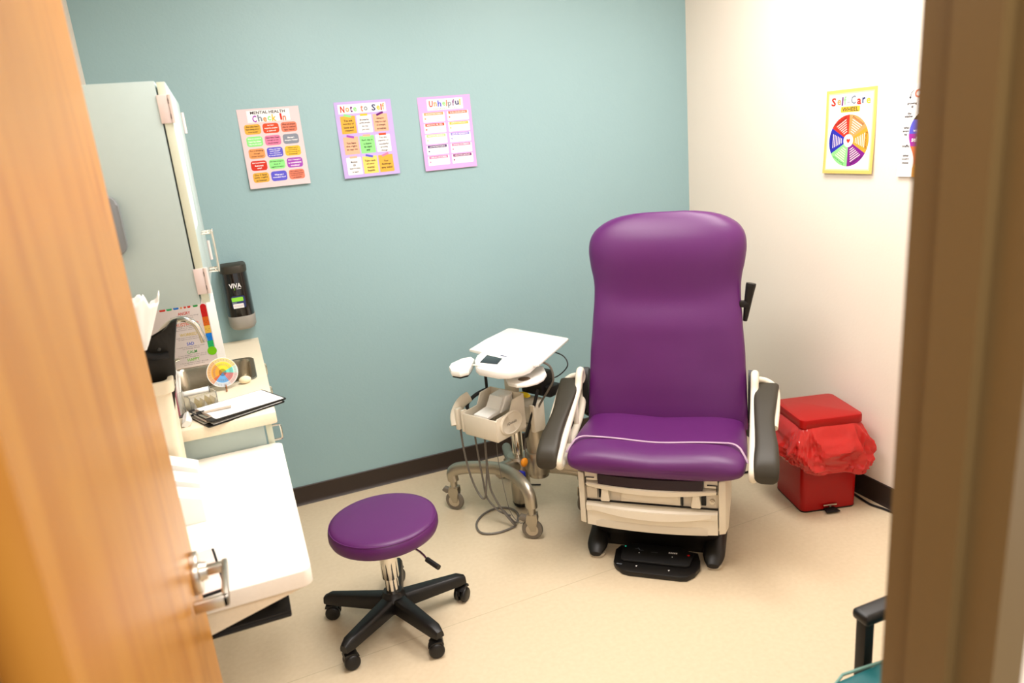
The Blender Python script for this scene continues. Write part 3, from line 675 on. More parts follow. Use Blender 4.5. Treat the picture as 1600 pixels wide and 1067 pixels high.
# feelings wheel on a little easel
t = thing('feelings_wheel', 'round rainbow feelings wheel card on small wooden easel before the sink', 'wheel card', (-.112, 2.700, CZ))
Rw = Matrix.Rotation(math.radians(12), 4, 'Z') @ Matrix.Rotation(math.radians(-14), 4, 'X')
Wr = .0535
fwn = lambda u, v, n: Rw @ Vector((u, -n, v + .066))
s = Sheet(.1, .1, fwn)
def sector(a0, a1, r0, r1, m, layer):
    n = max(2, int(abs(a1 - a0) / 12)); A = [math.radians(a0 + (a1 - a0) * k / n) for k in range(n + 1)]
    s.poly([(r1 * math.cos(x), r1 * math.sin(x)) for x in A] + [(r0 * math.cos(x), r0 * math.sin(x)) for x in reversed(A)], m, layer)
s.poly([(Wr * math.cos(2 * PI * k / 48), Wr * math.sin(2 * PI * k / 48)) for k in range(48)], WH, 1)
wh = [(20, 118, (250, 232, 60), (248, 226, 150)), (118, 205, (242, 170, 60), (246, 196, 130)), (205, 222, (232, 110, 50), (240, 180, 140)), (222, 292, (110, 180, 240), (214, 224, 232)), (292, 345, (214, 130, 130), (234, 206, 200)), (345, 380, (110, 226, 210), (206, 236, 222))]
for i, (a0, a1, c, co) in enumerate(wh):
    sector(a0, a1, 0, Wr * .70, ink('wheel_%d' % i, c), 2); sector(a0, a1, Wr * .70, Wr * .97, ink('wheel_outer_%d' % i, co), 2)
    dk = tuple(int(v * .72) for v in c); sector(a0, a1, 0, Wr * .24, ink('wheel_core_%d' % i, dk), 3)
for k in range(60):
    a = 2 * PI * k / 60; da = .012
    for (r0, r1) in ((.76, .91), (.46, .62)): s.poly([(Wr * r0 * math.cos(a - da), Wr * r0 * math.sin(a - da)), (Wr * r1 * math.cos(a - da), Wr * r1 * math.sin(a - da)), (Wr * r1 * math.cos(a + da), Wr * r1 * math.sin(a + da)), (Wr * r0 * math.cos(a + da), Wr * r0 * math.sin(a + da))], TEX if k % 2 else LG, 4)
s.build('print', t)
mb = MB(); mb.lathe([(Wr, 0), (Wr, .003)], 48, M=Rw @ Matrix.Translation((0, .0036, .066)) @ Matrix.Rotation(PI / 2, 4, 'X')); mb.build('disc', PAPER, t)
mb = MB(); mb.tube([Rw @ Vector((0, .007, .012)), (.0, -.014, .0035), (.0, -.024, .0035)], .0025, 8, sm=2); mb.tube([Rw @ Vector((0, .006, .09)), (0, .06, .003)], .0025, 8, sm=1); mb.tube([Rw @ Vector((0, -.0035, .02)), Rw @ Vector((0, -.007, .012)), Rw @ Vector((0, .007, .012))], .002, 8, sm=1); mb.build('easel', TAN, t)
mb = MB(); mb.sphere((-.046, 2.742, CZ + .014), .022, .016, .014, 18); tag(mb.build('sponge', SPEC), 'pale sponge on the counter beside the rainbow wheel card', 'sponge')
# clipboards
def clipboard(name, loc, ang, label, paper=True):
    t = thing(name, label, 'clipboard', loc, ang, 'black clipboards on the counter')
    mb = MB(); mb.prism(rrect(0, 0, .262, .172, .008, 3), 0, .0035, 'z'); mb.build('board', BLACKP, t)
    mb = MB(); mb.prism(rrect(.006, 0, .236, .158, .002, 2), .0037, .0048, 'z'); mb.build('paper', PAPER, t)
    mb = MB(); mb.box(-.131, -.112, -.052, .052, .0048, .0075, .001); mb.cyl((-.118, -.05, .009), (-.118, .05, .009), .0042, seg=12); mb.build('clip', SATIN, t)
    return t
clipboard('clipboard', (-.084, 2.454, CZ + .0002), math.radians(23.5), 'black clipboard lying under the other one on the counter')
tc_ = clipboard('clipboard', (-.078, 2.462, CZ + .0105), math.radians(25), 'black clipboard with white paper on top, jutting over the counter edge'); tc_.rotation_euler.y = .035
t = thing('pen', 'pale pen with black clip lying on the top clipboard', 'pen', (-.150, 2.425, CZ + .0225), math.radians(6))
mb = MB(); mb.cyl((-.035, 0, 0), (.052, 0, 0), .0042, .0042, 14); mb.build('barrel', mat('beige_plastic', (190, 176, 160), .4), t); mb = MB(); mb.cyl((-.055, 0, 0), (-.034, 0, 0), .0046, .0044, 14); mb.box(-.055, -.03, -.0012, .0012, .004, .007); mb.build('cap', BLACKP, t)

# ------------------------------------------------------------------ exam chair
CHA = math.radians(-40.3)
ch = thing('exam_chair', 'large purple vinyl powered exam chair in the corner', 'exam chair', (1.30, 2.165, 0), CHA)
XO = .018
half_tab = [(.44, .330), (.505, .329), (.58, .325), (.73, .318), (.88, .306), (.955, .300), (1.01, .299), (1.05, .303), (1.10, .314), (1.155, .321), (1.20, .318), (1.235, .303), (1.262, .277), (1.283, .240), (1.298, .196), (1.308, .140), (1.312, .09)]
def yfront(z): return .34 + .21 * (z - .48)
bulge = [(.44, .0), (.52, .010), (.64, .020), (.76, .025), (.86, .022), (.93, .010), (.975, .0), (1.02, .004), (1.08, .022), (1.14, .040), (1.19, .044), (1.24, .036), (1.28, .022), (1.30, .010), (1.312, .0)]
thick = [(.44, .075), (.88, .085), (.97, .085), (1.05, .10), (1.14, .112), (1.22, .102), (1.28, .075), (1.305, .045), (1.312, .02)]
def gsm(tab, z, s_):
    if z > 1.27: s_ *= max(0, (1.312 - z) / .042)
    return sum(interp(tab, z + d * s_) * w_ for d, w_ in ((-1.5, .15), (-.75, .22), (0, .26), (.75, .22), (1.5, .15)))
mb = MB(); rings = []; NZ = 74; NS = 64
for k in range(NZ + 1):
    q = k / NZ; z = .44 + (1.312 - .44) * (1 - (1 - q) ** 1.35)
    hw = gsm(half_tab, z, .012); th = gsm(thick, z, .012); bl = gsm(bulge, z, .02); yc = yfront(z) + th * .5; ring = []
    for i in range(NS):
        a = 2 * PI * i / NS; ca, sa = math.cos(a), math.sin(a); e = 2 / 5.0
        x = hw * math.copysign(abs(ca) ** e, ca); y = math.copysign(abs(sa) ** (2 / 2.6), sa)
        if sa < 0: bl = gsm(bulge, min(1.312, z + .030 * (1 - (x / hw) ** 2) * max(0, 1 - abs(z - .98) / .2)), .02)
        fx = max(0, 1 - (x / hw) ** 2) ** .5
        yy = yc + y * th * .5
        if sa < 0: yy -= bl * (.25 + .75 * fx ** .7) + (-.014 * math.exp(-((abs(x) - .2) / .10) ** 2) * math.exp(-((z - .72) / .16) ** 2) - .010 * math.exp(-(x / .1) ** 2) * math.exp(-((z - .78) / .08) ** 2))
        ring.append(Vector((x + XO, yy, z)))
    rings.append(ring)
mb.loft(rings, True); bk = mb.build('backrest', PURPLE, ch, angle=80)
mb = MB(); mb.prism([(-.20, .46), (.20, .46), (.20, 1.0), (.15, 1.08), (-.15, 1.08), (-.20, 1.0)], .455, .51, 'y', bev=.01, M=Matrix.Translation((0, .46, .5)) @ Matrix.Rotation(math.radians(-11), 4, 'X') @ Matrix.Translation((0, -.43, -.5))); mb.build('back_shell', CHW, ch)
# seat cushion: rings run from front to rear
mb = MB(); rings = []
def seatring(y, hw, zt, zb, e=5.0):
    r = []; zc, hh = (zt + zb) / 2, (zt - zb) / 2
    for i in range(56):
        a = 2 * PI * i / 56; ca, sa = math.cos(a), math.sin(a)
        x = hw * math.copysign(abs(ca) ** (2 / e), ca); zz = zc + hh * math.copysign(abs(sa) ** (2 / 2.8), sa)
        if sa > 0: zz += -.012 * math.exp(-(x / .13) ** 2) * min(1, hh / .03)
        r.append(Vector((x + XO, y + .012 * (x / .33) ** 2, zz)))
    return r
sp = [(-.066, .27, .447, .433), (-.064, .295, .462, .420), (-.058, .312, .476, .409), (-.044, .324, .489, .400), (-.020, .330, .499, .397), (.02, .333, .505, .398), (.08, .334, .507, .400), (.16, .332, .505, .400), (.24, .328, .502, .40), (.30, .322, .500, .40), (.36, .315, .499, .40), (.40, .310, .49, .405), (.41, .30, .47, .42)]
mb.loft([seatring(*q) for q in sp], True); mb.build('seat', PURPLE, ch, angle=80)
mb = MB(); pts = []
for k in range(25):
    x = -.338 + .676 * k / 24; u = abs(x) / .338
    z = .5085 - .012 * math.exp(-(x / .13) ** 2) - .05 * max(0, (u - .86) / .14) ** 2; pts.append((x + XO, .066 - .055 * max(0, (u - .80) / .2) ** 1.6, z))
mb.tube(pts, .0028, 8, sm=2, sx=1.7, up=(0, 0, 1)); mb.build('piping', PIPING, ch)
# base casing
def plan(hw, y0, y1, r=.04): return rrect(0, (y0 + y1) / 2, hw * 2, y1 - y0, r, 5)
mb = MB(); mb.loft([[Vector((a, b, z)) for a, b in plan(hw, y0, y1)] for z, hw, y0, y1 in ((.150, .255, .03, .60), (.165, .268, .022, .61), (.26, .275, .018, .62), (.385, .268, .02, .62), (.40, .262, .03, .62))], True)
mb.build('casing', CHW, ch)
for sg in (-1, 1):
    mb = MB(); mb.prism([(sg * .254, -.006), (sg * .277, .004), (sg * .285, .05), (sg * .285, .3), (sg * .254, .3)], .165, .385, 'z', bev=.004); mb.build('side_panel', CHW, ch)
mb = MB(); n = 20; top = []; rings = []
for k in range(n + 1):
    x = -.249 + .498 * k / n; u = x / .249; bow = -.022 * (1 - u * u)
    rings.append([Vector((x, y, z)) for y, z in ((.03, .257), (bow - .002, .257), (bow - .010, .250), (bow - .009, .226), (bow - .001, .212 + .010 * u * u), (bow - .001, .160), (.03, .158))])
mb.loft(rings, True); dr = mb.build('drawer', CHW, ch)
mb = MB(); rings = []
for k in range(n + 1):
    x = -.212 + .424 * k / n; u = x / .249; bow = -.022 * (1 - u * u); zt = .192 if 0 < k < n else .184
    rings.append([Vector((x, y, z)) for y, z in ((bow + .0, .1600), (bow - .004, .1600), (bow - .0045, zt - .006), (bow - .0015, zt), (bow + .0, zt))])
mb.loft(rings, True); mb.build('finger_pull', CHW2, dr)
mb = MB(); rings = []
for k in range(n + 1):
    x = -.225 + .45 * k / n; u = x / .225; bow = -.020 * (1 - u * u); zt = .250 - .0 ; zl = .232 - .020 * (1 - u * u)
    rings.append([Vector((x, y, z)) for y, z in ((bow + .004, zt), (bow - .014, zt - .003), (bow - .016, zl + .004), (bow + .004, zl))])
mb.loft(rings, True); mb.build('drawer_lip', CHW, dr)
# recess above drawer: dark shadow gap, shelf, latches, panel, lock
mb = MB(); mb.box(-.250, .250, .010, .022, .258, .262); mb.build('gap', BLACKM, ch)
mb = MB(); rings = []
for k in range(n + 1):
    x = -.250 + .50 * k / n; u = x / .25; bow = -.030 * (1 - u * u)
    zt = .344; zl = .330 - .010 * (1 - u * u); rings.append([Vector((x, y, z)) for y, z in ((.03, zt), (bow, zt), (bow - .004, zt - .004), (bow - .002, zl), (.03, zl))])
mb.loft(rings, True); mb.build('shelf_rim', CHW, ch)
mb = MB(); rings = []
for k in range(n + 1):
    x = -.196 + .392 * k / n; u = x / .25; bow = -.030 * (1 - u * u); rings.append([Vector((x, y, z)) for y, z in ((.06, .395), (bow + .008, .392), (bow + .001, .385), (bow - .001, .346), (.06, .344))])
mb.loft(rings, True); tag(mb.build('footrest_pad', DPURPLE, ch), 'dark purple stowed footrest')
for sg in (-1, 1):
    mb = MB(); mb.box(min(sg * .200, sg * .250), max(sg * .200, sg * .250), .0, .022, .352, .388, .003); mb.build('slide_rail', CHW, ch)
    mb = MB(); mb.tube([(sg * .212, -.003, .366), (sg * .244, -.003, .366), (sg * .247, -.003, .362), (sg * .247, -.003, .330)], .0022, 6, sm=2); mb.build('wire_clip', BLACKP, ch)
    mb = MB(); mb.prism([(sg * .160, .322), (sg * .184, .322), (sg * .190, .276), (sg * .186, .271), (sg * .156, .271), (sg * .153, .276)][::sg], -.012, .012, 'y', bev=.003); mb.build('latch', CHW, ch)
mb = MB(); mb.box(-.113, .113, .004, .02, .268, .322, .003); pn = mb.build('centre_panel', CHW, ch); mb = MB(); rings = []
for k in range(13):
    x = -.105 + .21 * k / 12; u = x / .105; rings.append([Vector((x, y, z)) for y, z in ((.006, .286 - .010 * (1 - u * u)), (-.002, .288 - .010 * (1 - u * u)), (-.001, .312), (.006, .314))])
mb.loft(rings, True); mb.build('panel_relief', CHW, pn)
for q in ((.116, .123, .268, .322), (.190, .207, .276, .318), (-.2, -.193, .276, .322)): mb = MB(); mb.box(q[0], q[1], .008, .0215, q[2], q[3]); mb.build('slot', BLACKM, ch)
mb = MB(); mb.cyl((.229, .022, .292), (.229, .006, .292), .010, .009, 20); mb.cyl((.229, .006, .292), (.229, .002, .292), .005, .005, 12); mb.build('key_lock', SATIN, ch)
mb = MB(); mb.box(-.248, -.205, .006, .021, .272, .322, .004); mb.build('blank_panel', CHW2, ch)
mb = MB(); mb.box(-.22, .22, .10, .50, .385, .402); mb.build('seat_pan', BLACKM, ch)
# black foot frame
mb = MB(); mb.loft([[Vector((a, b, z)) for a, b in plan(hw, y0, y1, .05)] for z, hw, y0, y1 in ((.0, .252, .125, .62), (.045, .252, .112, .62), (.15, .252, .05, .60), (.158, .25, .05, .6))], True); mb.build('base_frame', BLACKP, ch)
for sg in (-1, 1):
    mb = MB(); rings = []
    for k in range(12):
        q = k / 11; y = .006 + .25 * q; hw = .022 + .020 * min(1, q * 5) ** .6; ht = .030 + .026 * min(1, q * 4) ** .5 + .07 * q; xc = sg * (.228 + .004 * q)
        rings.append([Vector((xc + hw * math.cos(2 * PI * i / 20), y, .010 + (ht - .010) * (math.sin(2 * PI * i / 20) * .5 + .5))) for i in range(20)])
    mb.loft(rings, True); mb.build('foot', BLACKP, ch)
    mb = MB(); mb.cyl((sg * .228, .045, 0), (sg * .228, .045, .012), .032, .032, 24); mb.build('foot_glide', CHW2, ch)
# arms
def arm(sg):
    xm = sg * .400 + XO
    # urethane pad: lofted from rear (high) to front (low)
    mb = MB(); rings = []
    st = [(.372, .6350, .044, .030, 0), (.368, .6400, .0455, .036, 0), (.33, .6335, .045, .038, .002), (.25, .612, .041, .038, .004), (.17, .585, .036, .040, .005), (.10, .560, .036, .044, .003), (.04, .536, .040, .050, 0), (-.01, .514, .043, .054, 0), (-.045, .492, .043, .055, 0), (-.062, .468, .040, .045, 0), (-.068, .450, .030, .030, 0)]
    for y, z, hw, th, sh in st:
        rings.append([Vector((xm + sg * (-sh * 1.6) + hw * math.copysign(abs(math.cos(a)) ** .5, math.cos(a)), y + (th * .3) * -math.sin(a) * .0, z - th / 2 + th / 2 * math.copysign(abs(math.sin(a)) ** .6, math.sin(a)))) for a in [2 * PI * i / 28 for i in range(28)]])
    # resample smoothly
    cols = [smooth([r[i] for r in rings], 4) for i in range(28)]; rr = [[cols[i][k] for i in range(28)] for k in range(len(cols[0]))]
    af_x = xm - sg * .045
    fr = MB()
    loop = [(af_x, .395, .560), (af_x, .398, .640), (af_x, .375, .674), (af_x, .345, .660), (af_x, .31, .610), (af_x, .20, .560), (af_x, .08, .510), (af_x, -.03, .462), (af_x, -.045, .432), (af_x, -.015, .415), (af_x, .06, .425), (af_x, .20, .455), (af_x, .33, .49)]
    fr.tube(loop, .0155, 12, closed=True, sm=5, up=None)
    fr.tube([(af_x, .27, .585), (af_x, .25, .47)], .010, 10, sm=1); fr.tube([(af_x, .13, .53), (af_x, .12, .445)], .010, 10, sm=1)
    fr.tube([(af_x, .365, .655), (xm, .385, .640), (xm + sg * .034, .365, .612), (xm + sg * .036, .27, .575), (xm + sg * .028, .15, .540)], .0125, 12, sm=5)
    afr = fr.build('armrest', CHW, ch, angle=60)
    mb.loft(rr, True); tag(mb.build('arm_pad', BROWNPAD, afr, angle=70), 'dark taupe padded top')
    mb = MB(); mb.loft([[Vector((af_x - sg * .016 + sg * q, y, z)) for y, z in ((.375, .48), (.44, .50), (.455, .54), (.445, .655), (.425, .672), (.405, .655), (.375, .58))] for q in (-.010, .012)], True)
    tag(mb.build('pivot_cover', BLACKP, afr), 'black cover at the rear pivot')
    mb = MB(); mb.tube([(af_x, .38, .50), (af_x - sg * .03, .42, .455), (sg * .22 + XO, .44, .43)], .017, 12, sm=3); mb.build('arm_bracket', BLACKP, afr)
arm(-1); arm(1)
# hand pendant hung at the right side of the back
t = thing('hand_control', 'black hand control hooked on the right side of the chair back', 'hand control', (1.30, 2.165, 0), CHA)
mb = MB(); mb.tube([(.333, .475, .865), (.338, .47, .90), (.345, .465, .95), (.353, .462, 1.00), (.357, .462, 1.022)], 0.0195, 12, sm=4, sx=.75, rad=lambda q: .42 + .7 * q - .25 * max(0, q - .85) * 4); mb.build('handset', BLACKP, t)
mb = MB(); mb.box(.312, .350, .455, .480, .925, .950, .003); mb.build('holder', BLACKP, t)
# foot pedal
t = thing('foot_control', 'black foot control pad with small white symbols in front of the chair base', 'foot control', (1.30, 2.165, 0), CHA)
mb = MB(); pl = [(-.155, .055), (-.148, -.03), (-.135, -.055), (-.105, -.082), (-.08, -.089), (.115, -.089), (.140, -.084), (.165, -.055), (.182, -.01), (.180, .03), (.168, .085), (.10, .098), (-.09, .098), (-.14, .09)]
mb.prism(pl, .0, .022, 'z', bev=.005); mb.build('pad', BLACKP, t)
mb = MB(); mb.prism([(-.13, .06), (-.12, -.02), (-.11, -.03), (.13, -.03), (.145, -.02), (.155, .06), (.10, .094), (-.09, .094)], .0215, .034, 'z', bev=.004, M=None); mb.build('key_plate', BLACKM, t)
f = lambda u, v, n: Vector((u, v, .0342 + n)); s = Sheet(.2, .1, f)
for u, v in ((-.055, .025), (.075, .018)): s.poly([(u - .003, v), (u, v - .004), (u + .003, v), (u, v + .004)], WH, 1)
for k in range(5): s.rect(.058 + .007 * k, .063 + .007 * k, .040, .050, WH, 1)
s.poly([(-.075, .052), (-.068, .052), (-.062, .060), (-.055, .045), (-.040, .045), (-.040, .043), (-.056, .043), (-.063, .056), (-.067, .050), (-.075, .050)], GR, 1)
s.rect(-.010, .016, .036, .038, LG, 1)
s.poly([(-.115 + .0035 * math.cos(k), .062 + .0035 * math.sin(k)) for k in range(6)], LEDG, 1); s.poly([(.135 + .006 * math.cos(k), .040 + .006 * math.sin(k)) for k in range(6)], LEDR, 1)
s.build('symbols', t)
f = lambda u, v, n: Vector((u, v, .0215 + n)); s = Sheet(.2, .1, f)
for u, v in ((-.055, -.048), (.070, -.055)): s.poly([(u - .004, v + .003), (u, v - .006), (u + .004, v + .003)], WH, 1)
s.text('oo', -.122, -.045, .022, .008, GR, 1, .02); s.build('marks', t)

# ------------------------------------------------------------------ vital signs cart
TA = math.radians(-62.6)
ct = thing('vitals_cart', 'white vital signs cart on silver casters against the teal wall', 'medical cart', (.86, 2.80, 0), TA)
# casters
def caster(x, y, ang, brake=True):
    M = Matrix.Translation((x, y, 0)) @ Matrix.Rotation(ang, 4, 'Z')
    mb = MB(); mb.cyl((0, 0, .115), (0, 0, .160), .017, .017, 18)
    for sg in (-1, 1): mb.prism([(-.020, .120), (.022, .120), (.024, .095), (.012, .040), (-.008, .040), (-.028, .085)], sg * .014 - .0025, sg * .014 + .0025, 'y')
    mb.box(-.02, .022, -.0165, .0165, .112, .122, .003)
    bmesh.ops.transform(mb.bm, matrix=M, verts=mb.bm.verts); c = mb.build('caster', CAST, ct)
    mb = MB(); mb.lathe([(.0, -.010), (.034, -.010), (.042, -.009), (.0455, -.004), (.0455, .004), (.042, .009), (.034, .010), (0, .010)], 30, M=M @ Matrix.Translation((-.004, 0, .0455)) @ Matrix.Rotation(PI / 2, 4, 'X'), caps=False)
    mb.build('wheel', RUBBER, c)
    mb = MB(); mb.lathe([(0, -.012), (.026, -.012), (.027, .012), (0, .012)], 20, M=M @ Matrix.Translation((-.004, 0, .0455)) @ Matrix.Rotation(PI / 2, 4, 'X'), caps=False); mb.build('hub', SATIN, c)
    if brake:
        mb = MB(); mb.prism([(-.022, .105), (-.050, .112), (-.060, .098), (-.040, .085), (-.022, .088)], -.013, .013, 'y', bev=.002, M=M); mb.build('brake_pedal', RUBBER, c)
caster(-.226, .0, math.radians(20)); caster(.246, .0, math.radians(28))
caster(-.20, .36, math.radians(200), False); caster(.285, .315, math.radians(100), False)
mb = MB()
mb.tube([(-.226, 0, .150), (-.226, .0, .190), (-.19, .010, .215), (-.10, .03, .235), (.02, .06, .245), (.13, .04, .246), (.20, .015, .235), (.240, 0, .205), (.246, 0, .150)], .029, 16, sm=5, sx=.8)
mb.tube([(.02, .06, .235), (.022, .19, .215)], .036, 14, sm=2)
mb.tube([(-.20, .36, .155), (-.19, .34, .19), (-.08, .24, .205), (.022, .19, .205)], .022, 14, sm=4); mb.tube([(.285, .315, .155), (.27, .305, .19), (.15, .24, .205), (.022, .19, .205)], .022, 14, sm=4)
mb.build('wheel_base', CAST, ct)
mb = MB(); mb.cyl((.022, .19, .03), (.022, .19, .25), .045, .045, 28, bev=.004); mb.cyl((.022, .19, .25), (.022, .19, .262), .055, .05, 28); mb.build('hub_weight', CAST, ct)
mb = MB(); mb.cyl((.022, .19, .012), (.022, .19, .03), .038, .045, 24); mb.build('hub_foot', BLACKM, ct)
mb = MB(); mb.cyl((.022, .19, .255), (.022, .19, .52), .026, .026, 24); mb.build('lower_column', CHROME, ct)
mb = MB(); mb.prism(rrect(.022, .19, .055, .045, .010, 4), .47, .735, 'z'); mb.build('upper_column', CHW, ct)
mb = MB(); mb.cyl((.118, .215, .175), (.118, .215, .44), .046, .046, 30); mb.cyl((.118, .215, .195), (.118, .215, .30), .056, .053, 30, bev=.004); mb.build('battery_cylinder', CAST, ct)
mb = MB(); mb.tube([(.118, .215, .222), (.20, .262, .218), (.285, .312, .205)], .034, 14, sm=4, sx=.6, up=(0, 0, 1)); mb.build('side_beam', CAST, ct)
# tray
mb = MB(); tp = [(-.165, .120), (-.128, .118), (-.120, .085), (.275, .075), (.268, .10), (.165, .450), (.150, .462), (-.205, .478), (-.222, .465)]
tp = [(-.150, .120), (-.110, .117), (.262, .080), (.274, .090), (.166, .440), (.150, .450), (-.205, .476), (-.222, .462), (-.188, .270)]
mb.prism(tp, .752, .765, 'z', bev=.004); mb.build('tray', WHITE, ct)
mb = MB(); cp = [(-.064, .118), (-.045, .060), (-.01, .010), (.05, -.050), (.09, -.072), (.19, -.070), (.235, -.045), (.262, .010), (.262, .050), (.235, .128)]
mb.prism(cp, .735, .768, 'z', bev=.007); co = mb.build('console', WHITE, ct)
mb = MB(); mb.prism([(-.002, .078), (.094, .070), (.128, .0), (.042, -.014)][::-1], .7680, .7695, 'z', bev=.0004); mb.build('display', SCREEN, co)
mb = MB(); mb.box(.058, .090, .098, .104, .768, .769); mb.build('badge', NAVY, co)
mb = MB(); mb.box(.035, .165, -.055, -.040, .7675, .7700, .001); mb.build('lip', CHW, co)
mb = MB(); mb.prism([(-.125, .045), (-.118, -.030), (-.09, -.070), (-.04, -.105), (.005, -.100), (.020, -.06), (-.02, .0), (-.06, .06), (-.10, .08)], .722, .750, 'z', bev=.009); mh = mb.build('handle', WHITE, ct)
mb = MB(); mb.prism([(-.118, .04), (-.112, -.028), (-.088, -.064), (-.042, -.096), (.0, -.094), (.012, -.06), (-.024, .0), (-.06, .05)], .716, .7225, 'z'); mb.build('handle_grip', BLACKP, mh)
mb = MB(); mb.prism([(.09, .215), (.14, .03), (.19, -.012), (.240, -.016), (.272, .01), (.290, .055), (.286, .10), (.262, .150), (.19, .22)], .688, .704, 'z', bev=.005); sh = mb.build('scanner_shelf', WHITE, ct)
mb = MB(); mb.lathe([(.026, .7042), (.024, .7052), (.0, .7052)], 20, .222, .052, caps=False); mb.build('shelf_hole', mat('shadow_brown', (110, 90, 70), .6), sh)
mb = MB(); mb.box(.06, .12, .17, .22, .675, .69, .003); mb.box(-.03, .08, .12, .26, .715, .737, .004); mb.build('mount', CHW, ct)
mb = MB(); mb.cyl((-.095, .150, .55), (-.095, .150, .725), .007, seg=12); mb.build('stanchion', BLACKP, ct)
# basket
bk2 = None
mb = MB()
def zt(y): return .545 if y < .035 else (.545 + (.60 - .545) * min(1, (y - .035) / .03))
for x in (-.045, .143):
    mb.prism([(-.055, .448), (-.060, .535), (-.052, .545), (.03, .548), (.055, .598), (.125, .604), (.125, .448)], x - .003, x + .003, 'x', bev=.001)
mb.box(-.045, .143, .119, .125, .448, .604, .001); mb.box(-.045, .143, -.060, -.054, .448, .540, .002); mb.box(-.045, .143, -.056, .125, .442, .450, .002)
bkt = mb.build('basket', CHW, ct)
mb = MB(); mb.prism([(-.052, .545), (.03, .5485), (.055, .598), (.12, .603), (.12, .59), (.065, .585), (.038, .532), (-.052, .528)], .010, .088, 'x', bev=.004); mb.prism([(.03, .535), (.075, .60), (.11, .602), (.11, .535)], .055, .095, 'x', bev=.006); mb.build('probe_cradle', WHITE, bkt)
mb = MB(); Mx = Matrix.Translation((.147, .030, .505)) @ Matrix.Rotation(PI / 2, 4, 'Y'); mb.lathe([(0, -.004), (.052, -.004), (.056, .0), (.056, .004), (.050, .007), (.046, .004), (0, .004)], 36, M=Mx @ Matrix.Scale(1.25, 4, (0, 1, 0)) @ Matrix.Scale(.92, 4, (1, 0, 0)), caps=False); lp = mb.build('side_cover', CHW, bkt)
f = lambda u, v, n: Vector((.1515 + n, .030 + u, .505 + v)); s = Sheet(.1, .1, f); s.text('iQvitals', 0, 0, .060, .014, ink('mid_grey', (90, 84, 80)), 0, 0.0, .0); s.build('lettering', bkt)
mb = MB(); mb.tube([(-.10, .04, .575), (-.115, .0, .555), (-.12, -.035, .51), (-.105, -.05, .47)], .026, 12, sm=4, sx=.7); mb.build('cuff_holder', CHW, ct)
mb = MB(); mb.box(-.098, -.078, -.062, -.03, .455, .552, .004); mb.box(-.066, -.050, -.058, -.03, .45, .55, .004); mb.box(-.11, -.045, -.03, .125, .50, .515, .003); mb.build('probe_clip', CHW, ct)
mb = MB(); mb.prism([(.18, .39), (.18, .515), (.235, .545), (.255, .54), (.255, .40), (.24, .375)], .035, .14, 'x', bev=.006); mb.prism([(.16, .41), (.16, .535), (.235, .545), (.235, .40)], .140, .165, 'x', bev=.005); mb.build('rear_bin', CHW, ct)
mb = MB(); mb.box(.05, .17, .22, .31, .56, .66, .008); mb.box(.09, .20, .24, .32, .55, .60, .01); mb.build('power_pack', BLACKP, ct)
mb = MB(); mb.sphere((.114, .165, .578), .034, .010, .013, 24); yt = tag(mb.build('cable_tag', YEL, ct), 'yellow oval tag')
for dx, dz in ((-.004, .005), (.0, -.004)): mb = MB(); mb.sphere((.114 + dx, .1535, .578 + dz), .003, .002, .003, 8); mb.build('dot', mat('brown_dot', (120, 60, 20), .5), yt)
def cable(name, pts, r, m, label, sm=8):
    mb = MB(); mb.tube(pts, r, 8, sm=sm); return tag(mb.build(name, m, ct), label)
cable('cable', [(-.088, -.045, .455), (-.088, -.04, .36), (-.076, -.035, .255), (-.050, -.03, .170), (-.018, -.03, .133), (.004, -.03, .140), (.014, -.025, .20), (.016, -.01, .30), (.010, .0, .446)], .0045, CABLEG, 'grey cable looping down from the left corner of cart basket')
cable('cable', [(-.030, -.02, .446), (-.020, -.02, .32), (-.008, -.02, .215), (.002, -.02, .14), (.03, -.01, .095), (.06, .0, .07), (.10, .02, .055)], .0042, CABLEG, 'grey cable hanging from basket middle down to the floor coil')
cable('cable', [(.022, -.01, .446), (.022, -.015, .33), (.024, -.015, .22), (.03, -.01, .16), (.07, .0, .085), (.118, .01, .03), (.120, .02, .008), (.09, -.06, .006), (.03, -.10, .006), (-.04, -.06, .006), (-.075, .02, .006), (-.06, .10, .006), (.0, .13, .007), (.07, .10, .012), (.115, .03, .020), (.07, .01, .075)], .0048, CABLEG, 'grey cable ending in a ring coiled on the floor under cart')
cable('cable', [(.070, .01, .446), (.078, .0, .33), (.095, .0, .2), (.110, .0, .12), (.125, .005, .07), (.17, .0, .05), (.22, -.005, .075)], .0015, CABLEG, 'thin grey wire dropping from basket to the right caster')
cable('cable', [(-.095, .150, .575), (-.118, .10, .56), (-.135, .06, .53), (-.13, .05, .50)], .009, CABLEB, 'black coiled hose at the left of the cart basket')
cable('cable', [(.07, .225, .735), (.14, .30, .74), (.20, .34, .72), (.235, .33, .68), (.20, .30, .635), (.15, .27, .62)], .0028, CABLEB, 'thin black cable looping out behind the cart tray')
cable('cable', [(.225, .16, .748), (.250, .19, .72), (.255, .20, .66), (.225, .20, .61), (.175, .20, .54), (.135, .19, .47)], .0048, CABLEG, 'light grey cable running from tray down past the chair arm')
cable('cable', [(.165, .20, .60), (.160, .175, .54), (.150, .165, .49), (.125, .165, .43), (.100, .165, .375)], .0075, CABLEB, 'black braided cable hanging beside the cart name plate')
cable('cable', [(.100, .165, .372), (.10, .155, .32), (.104, .15, .27)], .003, CABLEG, 'short grey lead above the orange plug')
mb = MB(); mb.sphere((.115, .125, .272), .012, .021, .021, 18); tag(mb.build('plug_cap', ORA, ct), 'round orange cap')
